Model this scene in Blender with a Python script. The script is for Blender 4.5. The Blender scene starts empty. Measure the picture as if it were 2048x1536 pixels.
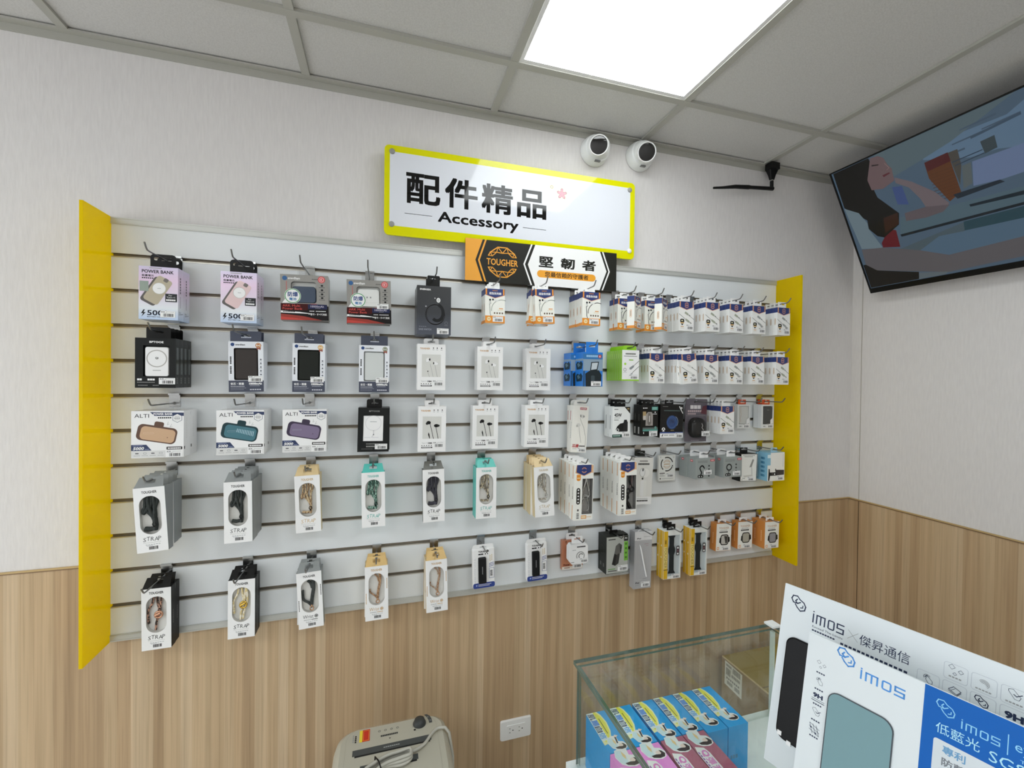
import bpy, math, random
from mathutils import Vector, Matrix
random.seed(11)
SC = bpy.context.scene
C = SC.collection
Z0 = 1.95            # height of the slatwall's top edge above the floor
PI = math.pi

# ------------------------------------------------------------------ materials
_M = {}
def s2l(c):
    c /= 255.0
    return c / 12.92 if c <= 0.04045 else ((c + 0.055) / 1.055) ** 2.4
def col(h, k=1.0):
    return tuple(min(.9, s2l(int(h[i:i + 2], 16)) * k) for i in (0, 2, 4)) + (1,)
def M(h, rough=.45, metal=0.0, k=1.15, spec=.5, coat=0.0):
    if spec == .5 and metal == 0 and rough > .15 and max(int(h[i:i + 2], 16) for i in (0, 2, 4)) < 0x50: spec = .22
    key = (h, rough, metal, k, spec, coat)
    if key not in _M:
        m = bpy.data.materials.new('surface_' + h); m.use_nodes = True
        nt = m.node_tree; b = nt.nodes['Principled BSDF']
        b.inputs['Base Color'].default_value = col(h, k)
        b.inputs['Metallic'].default_value = metal
        b.inputs['Specular IOR Level'].default_value = spec
        b.inputs['Coat Weight'].default_value = coat
        n = nt.nodes.new('ShaderNodeTexNoise'); n.inputs['Scale'].default_value = 60
        t = nt.nodes.new('ShaderNodeTexCoord'); nt.links.new(t.outputs['Object'], n.inputs['Vector'])
        r = nt.nodes.new('ShaderNodeMapRange'); r.inputs[3].default_value = max(.02, rough - .04); r.inputs[4].default_value = rough + .04
        nt.links.new(n.outputs['Fac'], r.inputs[0]); nt.links.new(r.outputs[0], b.inputs['Roughness'])
        _M[key] = m
    return _M[key]
def newmat(name):
    m = bpy.data.materials.new(name); m.use_nodes = True
    return m, m.node_tree, m.node_tree.nodes['Principled BSDF']
def emit(h, s, k=1.0):
    key = ('emit', h, s)
    if key not in _M:
        m, nt, b = newmat('glow_' + h)
        b.inputs['Base Color'].default_value = (.02, .02, .02, 1); b.inputs['Roughness'].default_value = .12; b.inputs['Specular IOR Level'].default_value = .12
        b.inputs['Emission Color'].default_value = col(h); b.inputs['Emission Strength'].default_value = s
        _M[key] = m
    return _M[key]
def ramp(nt, stops):
    r = nt.nodes.new('ShaderNodeValToRGB'); cr = r.color_ramp
    while len(cr.elements) < len(stops): cr.elements.new(.5)
    for e, (p, c) in zip(cr.elements, stops): e.position = p; e.color = c
    return r
def noise(nt, vec, scale, detail=2.0):
    n = nt.nodes.new('ShaderNodeTexNoise'); n.inputs['Scale'].default_value = scale; n.inputs['Detail'].default_value = detail
    nt.links.new(vec, n.inputs['Vector']); return n
def mapped(nt, sc, src='Object'):
    t = nt.nodes.new('ShaderNodeTexCoord'); mp = nt.nodes.new('ShaderNodeMapping'); mp.inputs['Scale'].default_value = sc
    nt.links.new(t.outputs[src], mp.inputs['Vector']); return mp.outputs['Vector']
def gradient(name, axis, stops, rough=.3, metal=0.0):
    key = ('grad', name)
    if key not in _M:
        m, nt, b = newmat(name)
        t = nt.nodes.new('ShaderNodeTexCoord'); s = nt.nodes.new('ShaderNodeSeparateXYZ'); nt.links.new(t.outputs['Generated'], s.inputs[0])
        r = ramp(nt, stops); nt.links.new(s.outputs[axis], r.inputs[0]); nt.links.new(r.outputs[0], b.inputs['Base Color'])
        b.inputs['Roughness'].default_value = rough; b.inputs['Metallic'].default_value = metal
        _M[key] = m
    return _M[key]
def braid(h1, h2, scale=330):
    key = ('braid', h1, h2, scale)
    if key not in _M:
        m, nt, b = newmat('braided_cord_' + h1)
        n = noise(nt, mapped(nt, (1, 1, .45)), scale, 0)
        r = ramp(nt, [(.47, col(h1)), (.53, col(h2))]); nt.links.new(n.outputs['Fac'], r.inputs[0]); nt.links.new(r.outputs[0], b.inputs['Base Color'])
        b.inputs['Roughness'].default_value = .7
        _M[key] = m
    return _M[key]
def clear(name, tint, gloss=.06):
    key = ('clear', name)
    if key not in _M:
        m, nt, b = newmat(name); nt.nodes.remove(b)
        o = nt.nodes['Material Output']; tr = nt.nodes.new('ShaderNodeBsdfTransparent'); gl = nt.nodes.new('ShaderNodeBsdfGlossy')
        tr.inputs[0].default_value = tint; gl.inputs['Roughness'].default_value = .03
        f = nt.nodes.new('ShaderNodeFresnel'); ge = nt.nodes.new('ShaderNodeNewGeometry'); mr = nt.nodes.new('ShaderNodeMapRange')
        mr.inputs[3].default_value = 1.45; mr.inputs[4].default_value = 1 / 1.45; nt.links.new(ge.outputs['Backfacing'], mr.inputs[0]); nt.links.new(mr.outputs[0], f.inputs['IOR'])
        mx = nt.nodes.new('ShaderNodeMixShader'); nt.links.new(f.outputs[0], mx.inputs[0]); nt.links.new(tr.outputs[0], mx.inputs[1]); nt.links.new(gl.outputs[0], mx.inputs[2])
        nt.links.new(mx.outputs[0], o.inputs[0]); _M[key] = m
    return _M[key]

CHROME = M('b4b6b6', .22, 1.0, 1.0)
STEEL = M('8f9090', .3, 1.0, 1.0)
WHITE = M('e6e7e5', .4)
PAPER = M('eeeeec', .45)
BLACK = M('141414', .35)
INK = M('1b1b1d', .4)
GREY = M('8d8f90', .45)
FILM = clear('clear_plastic_film', (.97, .97, .97, 1))

def wood_mat():
    m, nt, b = newmat('vertical_strip_wood_laminate')
    t = nt.nodes.new('ShaderNodeTexCoord'); s = nt.nodes.new('ShaderNodeSeparateXYZ'); nt.links.new(t.outputs['Object'], s.inputs[0])
    a = nt.nodes.new('ShaderNodeMath'); a.operation = 'ADD'; nt.links.new(s.outputs[0], a.inputs[0]); nt.links.new(s.outputs[1], a.inputs[1])
    c = nt.nodes.new('ShaderNodeCombineXYZ'); nt.links.new(a.outputs[0], c.inputs[0]); nt.links.new(s.outputs[2], c.inputs[2])
    def mp(sc):
        q = nt.nodes.new('ShaderNodeMapping'); q.inputs['Scale'].default_value = sc; nt.links.new(c.outputs[0], q.inputs['Vector']); return q.outputs['Vector']
    v = nt.nodes.new('ShaderNodeTexVoronoi'); v.voronoi_dimensions = '1D'; v.inputs['Scale'].default_value = 34
    nt.links.new(a.outputs[0], v.inputs['W'])
    sv = nt.nodes.new('ShaderNodeSeparateColor'); nt.links.new(v.outputs['Color'], sv.inputs[0])
    big = ramp(nt, [(0, col('b69a78')), (.35, col('c2a683')), (.65, col('c9af8c')), (1, col('d3bb9b'))])
    nt.links.new(sv.outputs[0], big.inputs[0])
    g1 = noise(nt, mp((55, 1, 1.1)), 1.0, 3); g2 = noise(nt, mp((240, 1, 3.0)), 1.0, 2)
    r1 = ramp(nt, [(.3, (.84, .83, .81, 1)), (.62, (1.05, 1.05, 1.05, 1))]); nt.links.new(g1.outputs['Fac'], r1.inputs[0])
    r2 = ramp(nt, [(.3, (.82, .8, .78, 1)), (.5, (1.0, 1.0, 1.0, 1))]); nt.links.new(g2.outputs['Fac'], r2.inputs[0])
    x1 = nt.nodes.new('ShaderNodeMix'); x1.data_type = 'RGBA'; x1.blend_type = 'MULTIPLY'; x1.inputs[0].default_value = 1
    nt.links.new(big.outputs[0], x1.inputs[6]); nt.links.new(r1.outputs[0], x1.inputs[7])
    x2 = nt.nodes.new('ShaderNodeMix'); x2.data_type = 'RGBA'; x2.blend_type = 'MULTIPLY'; x2.inputs[0].default_value = .8
    nt.links.new(x1.outputs[2], x2.inputs[6]); nt.links.new(r2.outputs[0], x2.inputs[7])
    nt.links.new(x2.outputs[2], b.inputs['Base Color']); b.inputs['Roughness'].default_value = .42
    return m
def wallpaper_mat():
    m, nt, b = newmat('off_white_fibre_wallpaper')
    n = noise(nt, mapped(nt, (160, 160, 22)), 1.0, 3)
    r = ramp(nt, [(.3, (.73, .706, .70, 1)), (.7, (.78, .756, .748, 1))]); nt.links.new(n.outputs['Fac'], r.inputs[0]); nt.links.new(r.outputs[0], b.inputs['Base Color'])
    bm = nt.nodes.new('ShaderNodeBump'); bm.inputs['Strength'].default_value = .25; bm.inputs['Distance'].default_value = .002
    nt.links.new(n.outputs['Fac'], bm.inputs['Height']); nt.links.new(bm.outputs[0], b.inputs['Normal']); b.inputs['Roughness'].default_value = .75
    return m
def tile_mat():
    m, nt, b = newmat('mineral_fibre_ceiling_tile')
    n = noise(nt, mapped(nt, (1, 1, 1)), 260, 2)
    r = ramp(nt, [(.35, (.60, .592, .575, 1)), (.65, (.67, .662, .645, 1))]); nt.links.new(n.outputs['Fac'], r.inputs[0]); nt.links.new(r.outputs[0], b.inputs['Base Color'])
    b.inputs['Roughness'].default_value = .9; return m
def acrylic_yellow():
    m, nt, b = newmat('yellow_acrylic')
    b.inputs['Specular IOR Level'].default_value = .35; b.inputs['Base Color'].default_value = (.95, .76, .0, 1); b.inputs['Roughness'].default_value = .14
    n = noise(nt, mapped(nt, (1, 1, 1)), 9, 2); r = ramp(nt, [(.3, (.93, .72, .0, 1)), (.7, (.97, .79, .002, 1))])
    nt.links.new(n.outputs['Fac'], r.inputs[0]); nt.links.new(r.outputs[0], b.inputs['Base Color'])
    tl = nt.nodes.new('ShaderNodeBsdfTranslucent'); tl.inputs[0].default_value = (.97, .80, .005, 1)
    mx = nt.nodes.new('ShaderNodeMixShader'); mx.inputs[0].default_value = .6; o = nt.nodes['Material Output']
    nt.links.new(b.outputs[0], mx.inputs[1]); nt.links.new(tl.outputs[0], mx.inputs[2]); nt.links.new(mx.outputs[0], o.inputs[0])
    return m
WOOD, WALLP, TILE, YEL = wood_mat(), wallpaper_mat(), tile_mat(), acrylic_yellow()

# ------------------------------------------------------------------ mesh building
class MB:
    def __init__(s): s.v = []; s.f = []; s.m = []; s.mats = []; s.sm = []
    def mi(s, mat):
        if mat not in s.mats: s.mats.append(mat)
        return s.mats.index(mat)
    def poly(s, pts, mat, smooth=False):
        b = len(s.v); s.v += [tuple(p) for p in pts]; s.f.append(tuple(range(b, b + len(pts)))); s.m.append(s.mi(mat)); s.sm.append(smooth)
    def mesh(s, vs, fs, mat, smooth=False):
        b = len(s.v); s.v += [tuple(p) for p in vs]; k = s.mi(mat)
        for f in fs: s.f.append(tuple(b + i for i in f)); s.m.append(k); s.sm.append(smooth)
    def box(s, x0, x1, y0, y1, z0, z1, mat, skip='', **fm):
        P = [(x0, y0, z0), (x1, y0, z0), (x1, y1, z0), (x0, y1, z0), (x0, y0, z1), (x1, y0, z1), (x1, y1, z1), (x0, y1, z1)]
        for k, q in dict(bottom=(3, 2, 1, 0), top=(4, 5, 6, 7), front=(0, 1, 5, 4), right=(1, 2, 6, 5), back=(2, 3, 7, 6), left=(3, 0, 4, 7)).items():
            if k not in skip.split(): s.mesh([P[i] for i in q], [(0, 1, 2, 3)], fm.get(k, mat))
    def tube(s, path, r, mat, n=7, caps=True, closed=False):
        path = [Vector(p) for p in path]; rings = []; up = Vector((0.13, 0.31, 0.94)).normalized(); N = len(path)
        for i, p in enumerate(path):
            a = path[(i - 1) % N] if closed or i > 0 else p; c = path[(i + 1) % N] if closed or i < N - 1 else p
            t = (c - a).normalized(); u = t.cross(up)
            if u.length < 1e-4: u = t.cross(Vector((1, 0, 0)))
            u.normalize(); w = t.cross(u); rr = r[i] if isinstance(r, (list, tuple)) else r
            rings.append([p + u * (rr * math.cos(2 * PI * k / n)) + w * (rr * math.sin(2 * PI * k / n)) for k in range(n)])
        vs = [q for R in rings for q in R]; fs = []
        for i in range(N if closed else N - 1):
            j = (i + 1) % N
            for k in range(n): fs.append((i * n + k, i * n + (k + 1) % n, j * n + (k + 1) % n, j * n + k))
        s.mesh(vs, fs, mat, True)
        if caps and not closed: s.poly(rings[0], mat); s.poly(rings[-1], mat)
    def lathe(s, prof, o, axis, mat, n=28, smooth=True):
        o = Vector(o); ax = Vector(axis).normalized(); u = ax.cross(Vector((0, 0, 1)))
        if u.length < 1e-3: u = ax.cross(Vector((1, 0, 0)))
        u.normalize(); w = ax.cross(u); vs = []
        for r, h in prof:
            for k in range(n): vs.append(o + ax * h + u * (r * math.cos(2 * PI * k / n)) + w * (r * math.sin(2 * PI * k / n)))
        fs = [(i * n + k, i * n + (k + 1) % n, (i + 1) * n + (k + 1) % n, (i + 1) * n + k) for i in range(len(prof) - 1) for k in range(n)]
        s.mesh(vs, fs, mat, smooth)
    def ring(s, outer, inner, c, mp, mat):
        angs = sorted(set(round(math.atan2(p[1] - c[1], p[0] - c[0]), 5) for p in outer + inner))
        O = [cast(outer, c, a) for a in angs]; I = [cast(inner, c, a) for a in angs]; n = len(angs)
        s.mesh([mp(*p) for p in O] + [mp(*p) for p in I], [(k, (k + 1) % n, n + (k + 1) % n, n + k) for k in range(n)], mat)
    def loft(s, loops, mat, smooth=True, capa=True, capb=True):
        n = len(loops[0]); vs = [p for L in loops for p in L]
        s.mesh(vs, [(i * n + k, i * n + (k + 1) % n, (i + 1) * n + (k + 1) % n, (i + 1) * n + k) for i in range(len(loops) - 1) for k in range(n)], mat, smooth)
        if capa: s.poly(loops[0], mat)
        if capb: s.poly(loops[-1], mat)
    def build(s, name, parent=None):
        me = bpy.data.meshes.new(name); me.from_pydata(s.v, [], s.f)
        for mt in s.mats: me.materials.append(mt)
        me.polygons.foreach_set('material_index', s.m); me.polygons.foreach_set('use_smooth', s.sm); me.update()
        o = bpy.data.objects.new(name, me); C.objects.link(o)
        if parent: o.parent = parent
        return o
def cast(poly, c, a):
    d = (math.cos(a), math.sin(a)); best = 0
    for i in range(len(poly)):
        p, q = poly[i], poly[(i + 1) % len(poly)]
        ex, ey = q[0] - p[0], q[1] - p[1]; den = d[0] * ey - d[1] * ex
        if abs(den) < 1e-12: continue
        px, py = p[0] - c[0], p[1] - c[1]
        t = (px * ey - py * ex) / den; u = (px * d[1] - py * d[0]) / den
        if t > 0 and -1e-4 <= u <= 1.0001: best = max(best, t)
    return (c[0] + d[0] * best, c[1] + d[1] * best)
def rrect(x, y, w, h, r, n=5):
    r = min(r, w / 2 - 1e-6, h / 2 - 1e-6); P = []
    for cx, cy, a in ((x + w - r, y + r, -90), (x + w - r, y + h - r, 0), (x + r, y + h - r, 90), (x + r, y + r, 180)):
        for k in range(n + 1):
            t = math.radians(a + 90 * k / n); P.append((cx + r * math.cos(t), cy + r * math.sin(t)))
    return P
def ell(cx, cy, rx, ry=None, n=22, a0=0, a1=360):
    ry = rx if ry is None else ry; full = abs(a1 - a0) >= 360
    return [(cx + rx * math.cos(math.radians(a0 + (a1 - a0) * k / (n if full else n - 1))), cy + ry * math.sin(math.radians(a0 + (a1 - a0) * k / (n if full else n - 1)))) for k in range(n)]
_T = {}
def glyphs(t, bold=0.0, shear=0.0):
    """lettering as flat faces in a unit square; heavier weights are the thin outline laid down several times, slightly shifted"""
    if any(ord(c) > 0x2e80 for c in t): bold = bold - .1 if bold > .1 else min(bold, .02)
    key = (t, bold, shear)
    if key not in _T:
        c = bpy.data.curves.new('lettering', 'FONT'); c.body = t; c.size = 1; c.shear = shear; c.resolution_u = 2
        o = bpy.data.objects.new('lettering', c); C.objects.link(o)
        me = bpy.data.meshes.new_from_object(o.evaluated_get(bpy.context.evaluated_depsgraph_get()))
        v0 = [(v.co.x, -v.co.y) for v in me.vertices]; f0 = [tuple(p.vertices) for p in me.polygons]
        bpy.data.objects.remove(o); bpy.data.curves.remove(c); bpy.data.meshes.remove(me)
        n = 0 if bold < .012 else (4 if bold < .04 else 10); vs, fs = list(v0), list(f0)
        ly = [0] * len(v0); bold *= 1.45
        for k in range(n):
            ly += [k + 1] * len(v0); b = len(vs); dx, dy = bold * math.cos(2 * PI * (k + .5) / n), bold * math.sin(2 * PI * (k + .5) / n)
            vs += [(x + dx, y + dy) for x, y in v0]; fs += [tuple(b + i for i in f) for f in f0]
        x0 = min(v[0] for v in vs); x1 = max(v[0] for v in vs); y0 = min(v[1] for v in vs); y1 = max(v[1] for v in vs)
        _T[key] = ([((x - x0) / (x1 - x0), (y - y0) / (y1 - y0)) for x, y in vs], fs, (x1 - x0) / (y1 - y0), ly)
    return _T[key]
class Print:
    """ink on a flat face: x, y in millimetres from the face's top-left corner"""
    def __init__(s, mb, mp, step=.07): s.mb = mb; s.mp = mp; s.used = []; s.step = step
    def lay(s, bb):
        l = 1
        for b, k in s.used:
            if bb[0] < b[2] and b[0] < bb[2] and bb[1] < b[3] and b[1] < bb[3]: l = max(l, k + 1)
        s.used.append((bb, l)); return l * s.step
    def bb(s, P): return (min(p[0] for p in P), min(p[1] for p in P), max(p[0] for p in P), max(p[1] for p in P))
    def poly(s, P, mat): l = s.lay(s.bb(P)); s.mb.poly([s.mp(x, y, l) for x, y in P], mat)
    def rect(s, x, y, w, h, mat, r=0): s.poly(rrect(x, y, w, h, r, 4) if r else [(x, y), (x + w, y), (x + w, y + h), (x, y + h)], mat)
    def circ(s, cx, cy, r, mat, ry=None): s.poly(ell(cx, cy, r, ry), mat)
    def band(s, outer, inner, mat, closed=True):
        l = s.lay(s.bb(outer)); n = len(outer)
        s.mb.mesh([s.mp(x, y, l) for x, y in outer + inner], [(k, (k + 1) % n, n + (k + 1) % n, n + k) for k in range(n if closed else n - 1)], mat)
    def ring(s, cx, cy, r, t, mat, a0=0, a1=360, ry=None):
        ry = r if ry is None else ry
        s.band(ell(cx, cy, r, ry, 30, a0, a1), ell(cx, cy, r - t, ry - t, 30, a0, a1), mat, a1 - a0 >= 360)
    def frame(s, x, y, w, h, t, r, mat): s.band(rrect(x, y, w, h, r, 4), rrect(x + t, y + t, w - 2 * t, h - 2 * t, max(.2, r - t), 4), mat)
    def line(s, pts, t, mat, closed=False):
        if closed: pts = list(pts) + [pts[0]]
        l = s.lay(s.bb(pts))
        for (x0, y0), (x1, y1) in zip(pts, pts[1:]):
            d = math.hypot(x1 - x0, y1 - y0) or 1; ux, uy = (x1 - x0) / d * t / 2, (y1 - y0) / d * t / 2
            s.mb.poly([s.mp(x0 - ux + uy, y0 - uy - ux, l), s.mp(x1 + ux + uy, y1 + uy - ux, l), s.mp(x1 + ux - uy, y1 + uy + ux, l), s.mp(x0 - ux - uy, y0 - uy + ux, l)], mat)
    def text(s, t, x, y, h, mat, w=None, bold=0.0, shear=0.0, down=False, mid=False):
        g, fs, ar, ly = glyphs(t, bold, shear); w = h * ar if w is None else w
        if mid: x -= w / 2
        if down:
            pts = [(x + h - b * h, y + a * w) for a, b in g]
        else: pts = [(x + a * w, y + b * h) for a, b in g]
        l = s.lay(s.bb(pts)); s.mb.mesh([s.mp(a, b, l + .005 * k) for (a, b), k in zip(pts, ly)], fs, mat)
    def dash(s, x, y, w, h, mat, n=4, gap=.25, down=False):
        l = s.lay((x, y, x + w, y + h)); u = (h if down else w) / n
        for k in range(n):
            a = (x, y + k * u, w, u * (1 - gap)) if down else (x + k * u, y, u * (1 - gap), h)
            s.mb.poly([s.mp(*p, l) for p in ((a[0], a[1]), (a[0] + a[2], a[1]), (a[0] + a[2], a[1] + a[3]), (a[0], a[1] + a[3]))], mat)
    def emblem(s, cx, cy, R, mat, t, word=True, ry=1.0):
        pt = lambda k, r=1.0: (cx + R * r * math.sin(k * PI / 5 + PI / 10), cy - R * ry * r * math.cos(k * PI / 5 + PI / 10))
        O = [pt(k) for k in range(10)]
        top = [pt(k) for k in (7.62, 8, 9, 10, 11, 11.38)]; bot = [pt(k) for k in (2.62, 3, 4, 5, 6, 6.38)]
        for L, sg in ((top, 1), (bot, -1)):
            s.line(L, t, mat)
            inn = [(cx + R * .78 * u, cy - sg * R * ry * v) for u, v in ((-.86, .36), (-.5, .62), (0, .58), (.5, .62), (.86, .36))]
            s.line(inn, t * .8, mat)
            for i in range(5):
                q = L if sg == 1 else L[::-1]
                s.line([q[i], inn[i], q[i + 1]], t * .7, mat)
        if word: s.text('TOUGHER', cx, cy - R * .2 * ry, R * .42 * ry, mat, w=R * 2.1, bold=.015, mid=True)

# ------------------------------------------------------------------ scene bookkeeping
def tag(o, label, cat, group=None):
    o['label'] = label; o['category'] = cat
    if group: o['group'] = group
    return o
def thing(name, label, cat, loc=(0, 0, 0), rot=(0, 0, 0), group=None):
    o = bpy.data.objects.new(name, None); C.objects.link(o); o.empty_display_size = .02
    o.location = loc; o.rotation_euler = rot
    return tag(o, label, cat, group)
def struct(o): o['kind'] = 'structure'; return o
def dup(r):
    n = r.copy(); C.objects.link(n)
    for ch in list(r.children):
        c = ch.copy(); C.objects.link(c); c.parent = n
        for g in list(ch.children):
            d = g.copy(); C.objects.link(d); d.parent = c
    return n
LAMP_E, LAMP_E2, TV_E, WORLD_E, EXPO = 3.2, 6.8, .32, .9, 1.24
# ------------------------------------------------------------------ room shell
H = Z0 + .5005; XR = 2.8806; WY = .02; XL = -2.6; YB = -3.4; WZ = Z0 - .9925
m = MB(); m.box(XL, XR + .1, WY, WY + .1, WZ, H + .1, WALLP); m.box(XL, XR + .1, WY, WY + .1, 0, WZ, WOOD)
struct(m.build('wall_back'))
m = MB(); m.box(XR, XR + .1, YB, WY, WZ, H + .1, WALLP); m.box(XR, XR + .1, YB, WY, 0, WZ, WOOD)
struct(m.build('wall_right'))
m = MB(); m.box(XL, XR + .1, YB, WY + .1, -.1, 0, M('b9b6ae', .3)); struct(m.build('floor'))
m = MB(); m.box(XL, XR + .1, YB - .1, YB, 0, H + .1, WALLP); struct(m.build('wall_front'))
GX, GY, GP = -.1093, -.243, .6085
TB = M('abaaa2', .5, 0, 1.1); TB2 = M('8e897c', .5, 0, 1.1)
def cell(i, j): return GX + i * GP, GX + (i + 1) * GP, GY - (j + 1) * GP, GY - j * GP
LAMPS = [(2, 0), (2, 3), (-1, 3), (-3, 2)]
m = MB()
xs = [XL] + [GX + k * GP for k in range(-4, 5)] + [XR]; ys = [YB] + [GY - k * GP for k in range(5, -1, -1)] + [WY]
ys = [y for y in ys if y >= YB]
lampset = set((round(cell(*c)[0], 3), round(cell(*c)[2], 3)) for c in LAMPS)
for x0, x1 in zip(xs, xs[1:]):
    for y0, y1 in zip(ys, ys[1:]):
        if (round(x0, 3), round(y0, 3)) in lampset: continue
        m.box(x0, x1, y0, y1, H + .008, H + .02, TILE)
m.box(XL, XR, YB, WY, H + .1, H + .12, TILE)
struct(m.build('ceiling'))
m = MB()
for k in range(-4, 5): m.box(GX + k * GP - .012, GX + k * GP + .012, YB, WY - .022, H, H + .0075, TB)
for k in range(0, 6): m.box(XL, XR, GY - k * GP - .012, GY - k * GP + .012, H - .0012, H + .0075, TB)
struct(m.build('trim_1'))
m = MB()
m.box(XL, XR, WY - .022, WY - .0005, H - .001, H + .004, TB); m.box(XL, XR, WY - .0025, WY - .0005, H - .022, H, TB)
m.box(XR - .022, XR - .0005, YB, WY - .022, H - .001, H + .004, TB); m.box(XR - .0025, XR - .0005, YB, WY - .022, H - .022, H, TB)
struct(m.build('trim_2'))
m = MB(); CAP = M('b79d6e', .4); CAP_SHADE = M('7d6348', .4)  # second tone is the shadow line painted below the cap
m.box(XL, XR - .004, WY - .004, WY - .0003, WZ - .001, WZ + .004, CAP); m.box(XL, XR - .004, WY - .003, WY - .0003, WZ - .004, WZ - .001, CAP_SHADE)
m.box(XR - .004, XR - .0003, YB, WY - .001, WZ - .001, WZ + .004, CAP); m.box(XR - .003, XR - .0003, YB, WY - .001, WZ - .005, WZ - .001, CAP_SHADE)
m.box(XR - .0012, XR - .0002, -.0265, -.0245, WZ + .004, H - .022, M('a09a90', .6)); m.box(XR - .0012, XR - .0002, -.0265, -.0245, 0, WZ - .005, M('4a3a2a', .6))
struct(m.build('trim_3'))

# ceiling lamps: the first is seen, the rest are unseen and added for light
for n, (i, j) in enumerate(LAMPS):
    x0, x1, y0, y1 = cell(i, j)
    lab = ('square white light panel glowing in the ceiling grid above the round wall cameras', 'unseen light panel added further back in the ceiling, over the glass counter',
           'unseen light panel added further back in the ceiling, over the open shop floor', 'unseen light panel added at the far left end of the ceiling grid')[n]
    t = thing('ceiling_light', lab, 'light', ((x0 + x1) / 2, (y0 + y1) / 2, H), group='ceiling light panels')
    q = MB(); h = GP / 2 - .0125; f = h - .012
    q.ring([(-h, -h), (h, -h), (h, h), (-h, h)], [(-f, -f), (f, -f), (f, f), (-f, f)], (0, 0), lambda x, y: (x, y, .001), WHITE)
    q.box(-h, h, -h, h, .03, .04, WHITE); q.build('frame', t)
    q = MB(); q.box(-f - .001, f + .001, -f - .001, f + .001, .0035, .006, emit('eefaff', LAMP_E if n == 0 else LAMP_E2)); q.build('diffuser', t)

# ------------------------------------------------------------------ slatwall
SW = 2.3931
SLAT = M('dfe3e6', .32, 0, 1.1); ALU = M('b3b0a8', .3, .6, 1.15); GRV = M('8b8274', .4, .4, 1)  # groove insides get a darker tone that paints the shade within
m = MB(); top = Z0; G = [Z0 - .1 * k for k in range(1, 12)]
prev = Z0 - .019
for gz in G + [Z0 - 1.189]:
    m.box(0, SW, 0, .0195, gz if gz > Z0 - 1.15 else Z0 - 1.189, prev, SLAT)
    if gz > Z0 - 1.15:
        lo = gz - .0105
        m.box(0, SW, .0105, .0195, lo, gz, GRV); m.box(0, SW, .002, .0105, gz - .0008, gz + .0, GRV); m.box(0, SW, .0, .0105, lo - .0002, lo + .0012, ALU)
        m.box(0, SW, -.0006, .0, lo - .0022, lo + .0012, ALU)
        prev = lo
s = thing('slatwall', 'wide white slatted display board with grey grooves fixed to the shop wall', 'slatwall', (0, 0, 0))
m.build('slatted_board', s)
TR = M('c3c4c0', .35, .3, 1.1)
for nm, a, b in (('edge_trim', Z0 - .019, Z0), ('edge_trim', Z0 - 1.2083, Z0 - 1.189)):
    q = MB(); q.box(0, SW, -.0035, .0195, a, b, TR); q.box(0, SW, -.0045, -.0035, a + .002, a + .004, TR); q.box(0, SW, -.0045, -.0035, b - .004, b - .002, TR); q.build(nm, s)
for x0, x1, lab in ((-.0085, -.0005, 'yellow translucent acrylic end board at the left end of the slatwall'), (SW + .0005, SW + .0085, 'yellow translucent acrylic end board at the right end of the slatwall')):
    q = MB(); P = [(-.119, Z0 - 1.2085), (.0195, Z0 - 1.2085), (.0195, Z0 + .0005), (-.119, Z0 + .0005)]
    q.box(x0, x1, -.119, .0195, Z0 - 1.2085, Z0 + .0005, YEL)
    tag(q.build('acrylic_divider'), lab, 'end board', 'yellow end boards')

# ------------------------------------------------------------------ signs
t = thing('shop_sign', 'large white acrylic sign with yellow border and big black characters above the slatwall', 'sign', (.738, -.022, Z0 + .316))
mp = lambda x, y, l: (x / 1000, -l / 1000, -y / 1000)
q = MB(); O = rrect(0, 0, 928, 293, 16, 6)
SY = M('e2e000', .06, 0, 1.0, .38, 0); SW_ = M('e3e6ee', .06, 0, 1.0, .38, 0); SK = M('0b0b0c', .06, 0, 1.0, .38, 0)
q.loft([[mp(x, y, 0) for x, y in O], [mp(x, y, -8) for x, y in O]], SY, False)
p = Print(q, mp, .1)
p.rect(17, 21, 891, 241, SW_)
for ch, x, y, w, h in (('配', 69, 81, 113, 101), ('件', 197, 79, 113, 101), ('精', 324, 80, 113, 102), ('品', 453, 83, 111, 100)):
    p.text(ch, x, y, h, SK, w=w, bold=.123)
p.text('Accessory', 174, 197, 47, SK, w=285, bold=.02)
p.line([(66, 217), (154, 217)], 1.6, SK); p.line([(476, 219), (563, 219)], 1.6, SK)
PK = M('d98d9b', .06); PKD = M('8a5a60', .06)
HALO = M('f1efc0', .06)
p.poly([(624 + (27 if k % 2 == 0 else 22) * math.sin(k * PI / 5), 80 - (27 if k % 2 == 0 else 22) * math.cos(k * PI / 5)) for k in range(10)], HALO)
star = lambda a, b: [(624 + (a if k % 4 == 0 else (b if k % 2 == 0 else (a * .8))) * math.sin(k * PI / 10), 80 - (a if k % 4 == 0 else (b if k % 2 == 0 else (a * .8))) * math.cos(k * PI / 10)) for k in range(20)]
p.poly(star(21, 9), PKD); p.poly(star(18.5, 7), PK)
p.ring(584, 60, 8, 2.5, HALO); p.ring(584, 60, 5.5, 1.8, M('a89a55', .06))
q.build('sign_plate', t)
for x, y in ((24, 21), (24, 258), (905, 28), (907, 262)):
    BOLT = WHITE if x > 906 else M('8f8f8c', .4); q = MB(); q.lathe([(.0, .004), (.008, .004), (.009, .0025), (.009, .0002)], (x / 1000, 0, -y / 1000), (0, -1, 0), BOLT, 20)
    q.lathe([(.006, 0), (.006, .0335)], (x / 1000, .0082, -y / 1000), (0, 1, 0), BOLT, 14); q.build('standoff_bolt', t)

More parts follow.
